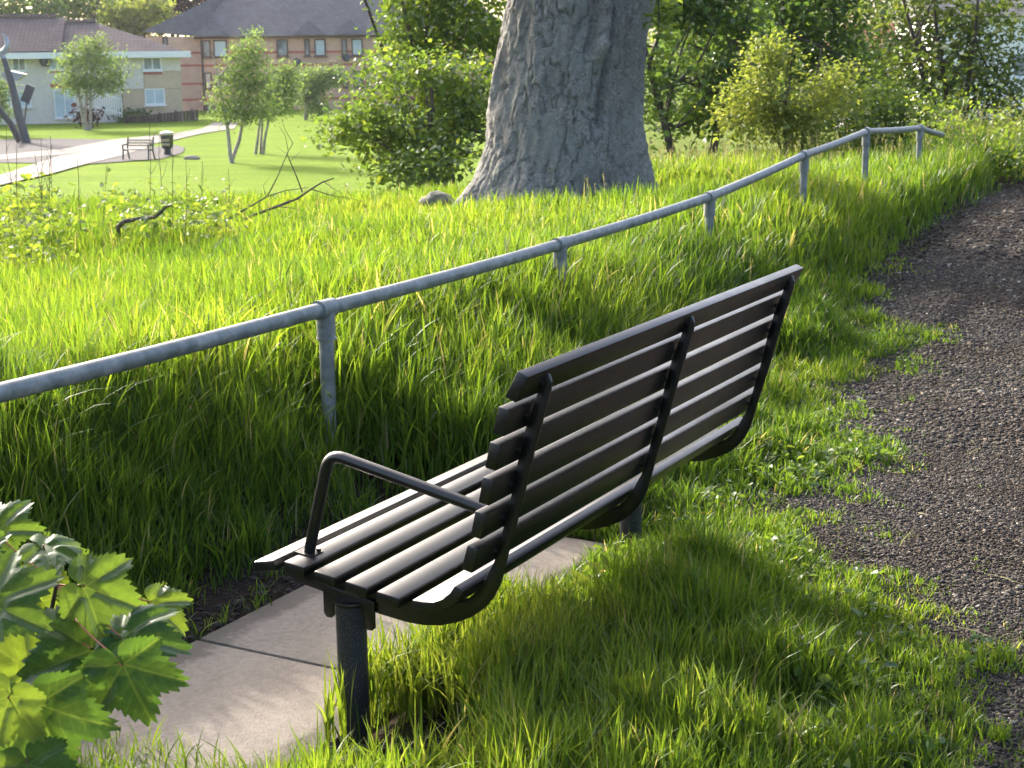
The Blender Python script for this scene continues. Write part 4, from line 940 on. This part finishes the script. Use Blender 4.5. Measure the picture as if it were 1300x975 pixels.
birch('small tree with a pale domed crown before the brick flats', 388, 152, [(405, 95, 26, 12), (395, 108, 22, 12), (420, 100, 18, 14), (390, 125, 14, 16), (405, 135, 18, 10)], 760, 1, .18, 120)
birch('tree cut off by the left edge beside the metal sculpture', -12, 172, [(-8, 115, 20, 22), (-10, 140, 22, 16), (-22, 90, 20, 18)], 780, 3, .12, 90)

# ------------------------------------------------------------------ houses
def window(parent, x, z, wv, hv, y, fmat, glass='glass', bars=1, sill=True, t=.09):
    """a window on a wall whose face is the plane y (facing -y), centre x, z"""
    mb = MB()
    mb.box((x, y-.03, z+hv/2-t/2), (wv, .12, t)).box((x, y-.03, z-hv/2+t/2), (wv, .12, t)).box((x-wv/2+t/2, y-.03, z), (t, .118, hv-2*t)).box((x+wv/2-t/2, y-.03, z), (t, .118, hv-2*t))
    for b in range(bars): mb.box((x-wv/2+wv*(b+1)/(bars+1), y-.028, z), (t*.8, .11, hv-2*t))
    f = mb.build('window', fmat, parent)
    MB().box((x, y-.012, z), (wv-2*t, .02, hv-2*t)).build('pane', M[glass], f)
    if sill: MB().box((x, y-.08, z-hv/2-.06), (wv+.2, .22, .1)).build('sill', fmat, f)
    return f
def house_axes(D):
    kk = D/F_PX; ox = at(150, 72, D)[0]
    return kk, (lambda px: at(px, 72, D)[0]), (lambda py, px=150: at(px, py, D)[2])
# cream house with a brick corner
D = 117.; kk, hx, hz = house_axes(D)
hs = empty('cream_house', (hx(120), D, zp), R(14)); tag(hs, 'cream rendered two-storey house with brown tiled roof and buff brick corner', 'house')
OX = hx(120); lx = lambda px: hx(px)-OX; lz = lambda py, px=120: hz(py, px)-zp
xl, xr = lx(-75), lx(226); ze = lz(66, 130)
MB().box(((xl+lx(151))/2, 3.5, ze/2-.3), (lx(151)-xl, 7, ze+.6)).build('wall', M['render'], hs)
x0 = lx(152); zm = lz(113, 160)
MB().box(((x0+lx(179))/2, 3.2, (zm+ze)/2), (lx(179)-x0, 7.2, ze-zm)).build('wall', M['render'], hs)
mb = MB().box(((x0+xr)/2, 3.2, zm/2-.35), (xr-x0, 7.2, zm+.65)); zq = lz(90, 200); mb.box(((lx(179.5)+xr)/2, 3.2, (zm+zq)/2), (xr-lx(179.5), 7.2, zq-zm-.01)); mb.build('brick_wall', M['brick_buff'], hs)
MB().box(((lx(179.5)+xr)/2, 3.2, (zq+ze)/2+.005), (xr-lx(179.5), 7.2, ze-zq-.01)).build('wall', M['render'], hs)
# hipped roof with a step in the ridge
xe = lx(234); zf = ze-.02; zr1, zr2 = lz(21, 50), lz(27, 100)
mb = MB().add([(xl-.5, -1.2, zf), (xe, -1.2, zf), (xe, 7.4, zf), (xl-.5, 7.4, zf), (xl-.5, 3.2, zr2), (lx(122), 3.2, zr2)], [(0, 1, 5, 4), (1, 2, 5), (2, 3, 4, 5), (3, 0, 4), (0, 3, 2, 1)])
mb.build('roof', M['tile_brown'], hs)
MB().add([(xl-.6, -1.26, zf+.1), (lx(80), -1.26, zf+.1), (lx(86), 3.2, zr1), (xl-.6, 3.2, zr1), (lx(86), 7.6, zf+.1), (xl-.6, 7.6, zf+.1)], [(0, 1, 2, 3), (3, 2, 4, 5), (0, 3, 5), (1, 4, 2), (0, 5, 4, 1)]).build('roof', M['tile_brown'], hs)
mb = MB()
for x in np.arange(xl, lx(70), .55): mb.tube([(x, 3.2, zr1+.05), (x+.5, 3.2, zr1+.08)], [.15, .19], 6)
mb.build('ridge_tiles', M['tile_brown'], hs); mb = MB()
for x in np.arange(lx(87), lx(122), .55): mb.tube([(x, 3.2, zr2+.05), (x+.5, 3.2, zr2+.08)], [.15, .19], 6)
mb.build('ridge_tiles', M['tile_brown'], hs)
MB().box(((xl+xe)/2, -1.22, zf-.2), (xe-xl+.6, .12, .45)).build('fascia', M['white'], hs)
MB().box(((xl+xe)/2, -.6, zf-.38), (xe-xl+.5, 1.2, .06)).build('soffit', M['white'], hs)
def hw(x0, y0, x1, y1, y=-.02, f='white', g='glass', bars=1):
    return window(hs, lx((x0+x1)/7.8), (lz(y0/3.9)+lz(y1/3.9))/2, (x1-x0)/3.9*kk, abs(y1-y0)/3.9*kk, y, M[f], g, bars)
hw(75, 278, 140, 345); hw(250, 272, 320, 340, g='curtain'); hw(700, 287, 788, 350, y=-.42); hw(700, 444, 795, 522, y=-.42, g='curtain'); hw(262, 444, 360, 578, g='curtain'); hw(40, 445, 150, 522, g='curtain'); hw(-120, 278, -40, 345); hw(520, 290, 590, 345, g='curtain')
for (x0, y0, x1, y1, yy) in ((75, 345, 140, 357, -.03), (250, 345, 320, 357, -.03), (250, 412, 370, 430, -.03), (699, 358, 789, 372, -.43)): MB().box((lx((x0+x1)/7.8), yy, lz((y0+y1)/7.8)), ((x1-x0)/3.9*kk, .08, (y1-y0)/3.9*kk)).build('brick_band', M['brick_red'], hs)
MB().tube([(lx(598/3.9), -.1, -.1), (lx(598/3.9), -.1, ze-.4)], .07, 8).build('downpipe', M['white'], hs, smooth=True)
mb = MB().tube([(lx(233/3.9), -.3, lz(300/3.9)), (lx(233/3.9), -.5, lz(300/3.9))], [.42, .3], 16); mb.build('satellite_dish', M['darkmetal'], hs, smooth=True)
# white gate-like railings and steps beside it, dark fence, hedge
q = at(137, 135, 113); o = empty('white_railing', (q[0], 113, zp)); tag(o, 'white stepped railing against the cream house behind the multi-stemmed tree', 'railing')
mb = MB(); kq = 113/F_PX
for i_ in range(12): mb.box((-.9+i_*.17, 0, .8+(12-i_)*.05+.3), (.05, .05, 1.3))
for z in (.55, 1.6): mb.box((0, 0, z+.5), (2., .06, .07), Matrix.Rotation(R(16), 3, 'Y'))
mb.build('balusters', M['white'], o)
def fence(px0, px1, pt0, pt1, pb0, pb1, D0_, D1_, lab):
    a, b = at(px0, pb0, D0_), at(px1, pb1, D1_); ta, tb = at(px0, pt0, D0_), at(px1, pt1, D1_)
    o = empty('timber_fence', (a[0], a[1], zp)); tag(o, lab, 'fence'); base = np.array([a[0], a[1], zp]); nP = 22; mb = MB(); po = MB()
    for i_ in range(nP):
        t0, t1 = i_/nP, (i_+.86)/nP; f = lambda t: a*(1-t)+b*t-base; g_ = lambda t: ta*(1-t)+tb*t-base
        v = [f(t0), f(t1), g_(t1), g_(t0)]; v[0][2] = v[1][2] = -.2; mb.add([tuple(p) for p in v]+[(p[0], p[1]+.05, p[2]) for p in v], [(0, 1, 2, 3), (7, 6, 5, 4), (0, 4, 5, 1), (1, 5, 6, 2), (2, 6, 7, 3), (3, 7, 4, 0)])
        if i_ % 5 == 0: p = f(t0); MB().box((p[0], p[1]+.12, g_(t0)[2]/2), (.12, .12, g_(t0)[2]+.2)).build('post', M['fence'], o)
    mb.build('boards', M['fence'], o)
fence(160, 252, 149, 139, 155, 153, 115, 119, 'dark timber fence rising from the buff brick corner to the brick flats')
q = onz(167, 153, zp); tree('hedge_shrub', 'small dark rounded shrub below the buff brick corner', (q[0], q[1]-4, zp), [cl(163, 148, q[1]-4, 9, 7), cl(172, 149, q[1]-4, 9, 6)], 60, 14, .4, .22, M['leaf_dark'], M['wood'], 790, 2, .06, 'shrub', thr=.4)
q = at(114, 150, 108); tree('hedge_shrub', 'dark reddish shrub against the cream house, behind the multi-stemmed tree', (q[0], q[1], zp), [cl(106, 147, 108, 6, 5), cl(118, 147, 108, 6, 5)], 50, 14, .4, .22, M['leaf_copper'], M['wood'], 795, 2, .06, 'shrub', thr=.4)
# brick flats
D = 141.; kk = D/F_PX; CXp = 253
bf = empty('brick_flats', (at(CXp, 72, D)[0], D, zp-.7)); tag(bf, 'long pink brick block of flats with red bands and grey tiled roof', 'building')
OX = at(CXp, 72, D)[0]; z0 = zp-.7
lx = lambda px: at(px, 72, D)[0]-OX; lz = lambda py: at(300, py, D)[2]-z0
ze = lz(46); xr = lx(640); side = (-(CXp-183)*kk*.96, -5.5)        # the left wing runs out towards the park
MB().box((xr/2, 5, ze/2-.5), (xr, 10, ze+1)).build('wall', M['brick_pink'], bf)
wl = MB().add([(0, 0, -1), (side[0], side[1], -1), (side[0], side[1], ze), (0, 0, ze), (0, 10, -1), (side[0], 10, -1), (side[0], 10, ze), (0, 10, ze)], [(0, 1, 2, 3), (1, 5, 6, 2), (5, 4, 7, 6), (3, 2, 6, 7)]); wl.build('wall', M['brick_pink'], bf)
O3 = np.array([OX, D, z0]); ap = at(294, -13, 146)-O3; e0_ = at(181, 40, 137)-O3; zr = ap[2]; ov = .55
MB().add([(-.2, -ov, ze), (xr+1, -ov, ze), (xr+1, 10.5, ze), (-.2, 10.5, ze), tuple(ap), (xr-4, ap[1], zr)], [(0, 1, 5, 4), (1, 2, 5), (2, 3, 4, 5), (3, 0, 4), (0, 3, 2, 1)]).build('roof', M['tile_grey'], bf)
MB().add([tuple(e0_), (-.15, -ov-.05, ze+.02), tuple(ap+np.array([-.05, -.02, .02])), (e0_[0]-1., 9, e0_[2]), (-.2, 10., ze)], [(0, 1, 2), (0, 2, 3), (3, 2, 4), (0, 3, 4, 1), (1, 4, 2)]).build('roof', M['tile_grey'], bf)
for py in (67, 83, 106, 126):
    MB().box((xr/2, -.02, lz(py)), (xr-.02, .06, .2)).build('brick_band', M['brick_red'], bf)
for py in (66.5, 82.5, 105.5, 125.5):
    a = np.array([0, 0.]); b = np.array(side); d = (b-a)/np.linalg.norm(b-a); nrm = np.array([d[1], -d[0]]); nrm = nrm*(-1 if nrm[1] > 0 else 1)*.035
    z = lz(py); mb = MB(); mb.add([(a[0]+nrm[0], a[1]+nrm[1], z-.1), (b[0]+nrm[0], b[1]+nrm[1], z-.1), (b[0]+nrm[0], b[1]+nrm[1], z+.1), (a[0]+nrm[0], a[1]+nrm[1], z+.1), (a[0]-nrm[0], a[1]-nrm[1], z-.1), (b[0]-nrm[0], b[1]-nrm[1], z-.1), (b[0]-nrm[0], b[1]-nrm[1], z+.1), (a[0]-nrm[0], a[1]-nrm[1], z+.1)], [(0, 1, 2, 3), (7, 6, 5, 4), (0, 4, 5, 1), (3, 2, 6, 7)]); mb.build('brick_band', M['brick_red'], bf)
MB().box((xr/2, -.34, ze-.12), (xr+1, .1, .2)).build('gutter', M['brownframe'], bf)
MB().tube([(.25, -.12, -.5), (.25, -.12, ze-.1)], .08, 8).build('downpipe', M['darkmetal'], bf, smooth=True)
for (x0_, x1_, bay) in ((258, 268, 0), (272, 289, 1), (352, 366, 0), (387, 394, 0), (400, 414, 1), (434, 441, 0), (447, 461, 1), (490, 504, 0), (520, 536, 1)):
    window(bf, lx((x0_+x1_)/2), (lz(51)+lz(72))/2, (x1_-x0_)*kk, 21*kk, -.05, M['brownframe'], 'curtain' if bay else 'glass', 0, True, .12)
    window(bf, lx((x0_+x1_)/2), (lz(92)+lz(112))/2, (x1_-x0_)*kk*.9, 20*kk, -.05, M['brownframe'], 'glass', 0, True, .12)
    window(bf, lx((x0_+x1_)/2), (lz(132)+lz(150))/2, (x1_-x0_)*kk*.9, 18*kk, -.05, M['brownframe'], 'curtain' if bay else 'glass', 0, True, .12)
d = np.array(side)/np.linalg.norm(side); ang = math.atan2(-d[1], -d[0])
for (t, py0, py1, wv) in ((.83, 44, 55, 9), (.5, 46, 60, 7)):
    wn = window(bf, 0, 0, wv*kk, (py1-py0)*kk, -.05, M['brownframe'], 'glass', 0, False, .12); wn.location = (side[0]*t, side[1]*t, (lz(py0)+lz(py1))/2); wn.rotation_euler = (0, 0, ang)
for (px, w_) in ((270, 24), (393, 20), (444, 20), (505, 22)):      # little pyramid roofs over the bays
    cxx, hw_ = lx(px+2), w_*kk
    MB().add([(cxx-hw_, -1.05, ze+.03), (cxx+hw_, -1.05, ze+.03), (cxx+hw_, 1.8, ze+.03), (cxx-hw_, 1.8, ze+.03), (cxx, -.1, ze+19*kk)], [(0, 1, 4), (1, 2, 4), (2, 3, 4), (3, 0, 4), (0, 3, 2, 1)]).build('bay_roof', M['tile_grey'], bf)
for (px, py) in ((378, 80), (440, 74), (229, 54)):
    MB().tube([(lx(px), -.3, lz(py)), (lx(px)+.1, -.5, lz(py)+.06)], [.4, .28], 14).build('satellite_dish', M['darkmetal'], bf, smooth=True)
MB().tube([(lx(226), 1., lz(38)), (lx(226), 1., lz(20))], .16, 8).build('flue', M['steel'], bf, smooth=True)
# pale houses glimpsed through the right-hand trees
def simple_house(name, lab, px0, px1, pe, pr, pb_, D, wallm, roofm):
    k = D/F_PX; x0, x1 = at(px0, pe, D)[0], at(px1, pe, D)[0]; zb = ground_z((x0+x1)/2, D)-1; zE = at((px0+px1)/2, pe, D)[2]; zR = at((px0+px1)/2, pr, D)[2]
    o = empty(name, ((x0+x1)/2, D, zb)); tag(o, lab, 'house'); h = (x1-x0)/2; e = zE-zb; rr = zR-zb
    MB().box((0, 4, e/2), (2*h, 8, e)).build('wall', wallm, o)
    MB().add([(-h-.4, -.5, e), (h+.4, -.5, e), (h+.4, 8.5, e), (-h-.4, 8.5, e), (-h-.4, 4, rr), (h+.4, 4, rr)], [(0, 1, 5, 4), (3, 4, 5, 2), (0, 4, 3), (1, 2, 5), (0, 3, 2, 1)]).build('roof', roofm, o)
    for s in (-.6, 0, .6): window(o, s*h, e*.68, 1.3, 1.2, -.03, M['white'], 'glass', 1); window(o, s*h, e*.3, 1.3, 1.2, -.03, M['white'], 'glass', 1)
simple_house('white_house', 'white rendered house glimpsed through the olive tree, far right', 1190, 1420, 20, -30, 150, 75, M['white'], M['tile_grey'])
simple_house('red_roofed_house', 'small red roofed house glimpsed through leaves, left of the white house', 1085, 1165, 62, 28, 150, 90, M['white'], M['tile_red'])
# ------------------------------------------------------------------ trees behind the houses
def far_tree(lab, px, D, clumps, lm, seed, name='broadleaf_tree', n=200):
    p = at(px, 100, D); return tree(name, lab, (p[0], p[1], zp), [cl(a, b, D, c, d) for a, b, c, d in clumps], n, 16, D*.0052, D*.0026, M[lm], M['wood'], seed, 2, .3, thr=.4, freq=.35)
far_tree('dark green tree behind the left end of the brown roof', 30, 150, [(25, 10, 40, 30), (-10, 0, 40, 35), (50, 20, 25, 18)], 'leaf_dark', 800)
far_tree('dark tree above the brown roof ridge', 95, 155, [(95, 15, 40, 30), (120, -5, 40, 30), (70, -10, 40, 30)], 'leaf_dark', 820)
far_tree('yellow-green tree between the two roofs', 168, 150, [(168, 30, 22, 18), (150, 22, 18, 15), (188, 15, 20, 16), (175, 50, 18, 12)], 'leaf_pale', 840)
far_tree('grey-green tree between the copper tree and the yellow-green one', 165, 165, [(160, 0, 35, 25), (140, 15, 30, 20), (190, 10, 25, 20)], 'leaf_olive', 850)
far_tree('dark copper-leaved tree behind the grey roof', 222, 160, [(215, 10, 35, 26), (245, 5, 30, 22), (195, 25, 20, 22), (200, -15, 40, 20)], 'leaf_copper', 860, 'copper_beech')
# distant wood behind everything: one mass nobody could count
r = np.random.default_rng(30); cw = []
for x in np.linspace(-150, 170, 52): cw.append(((x+r.normal(0, 2), 190+r.normal(0, 12), 4+r.normal(0, 2.)), (6, 6, 8+r.normal(0, 1.5))))
V, Fl, rn = leaves(clump_points(cw, 2600, 870, .3, .3), 12, .9, .55, 871)
tag(fast('far_woodland', V, Fl, M['leaf_dark'], attrs={'rnd': rn}), 'distant belt of dark woodland behind the buildings', 'woodland', kind='stuff')

# ------------------------------------------------------------------ the evening air
mt, nt, out = newmat('air'); n = N(nt)
v = n('VolumePrincipled', {'Color': (.93, .95, 1., 1), 'Density': .00013, 'Anisotropy': .35}); nt.links.new(v.outputs[0], out.inputs['Volume'])
hz_ = MB().box((0, 150, 12), (420, 330, 34)).build('haze', mt); tag(hz_, kind='stuff'); M['air'] = mt
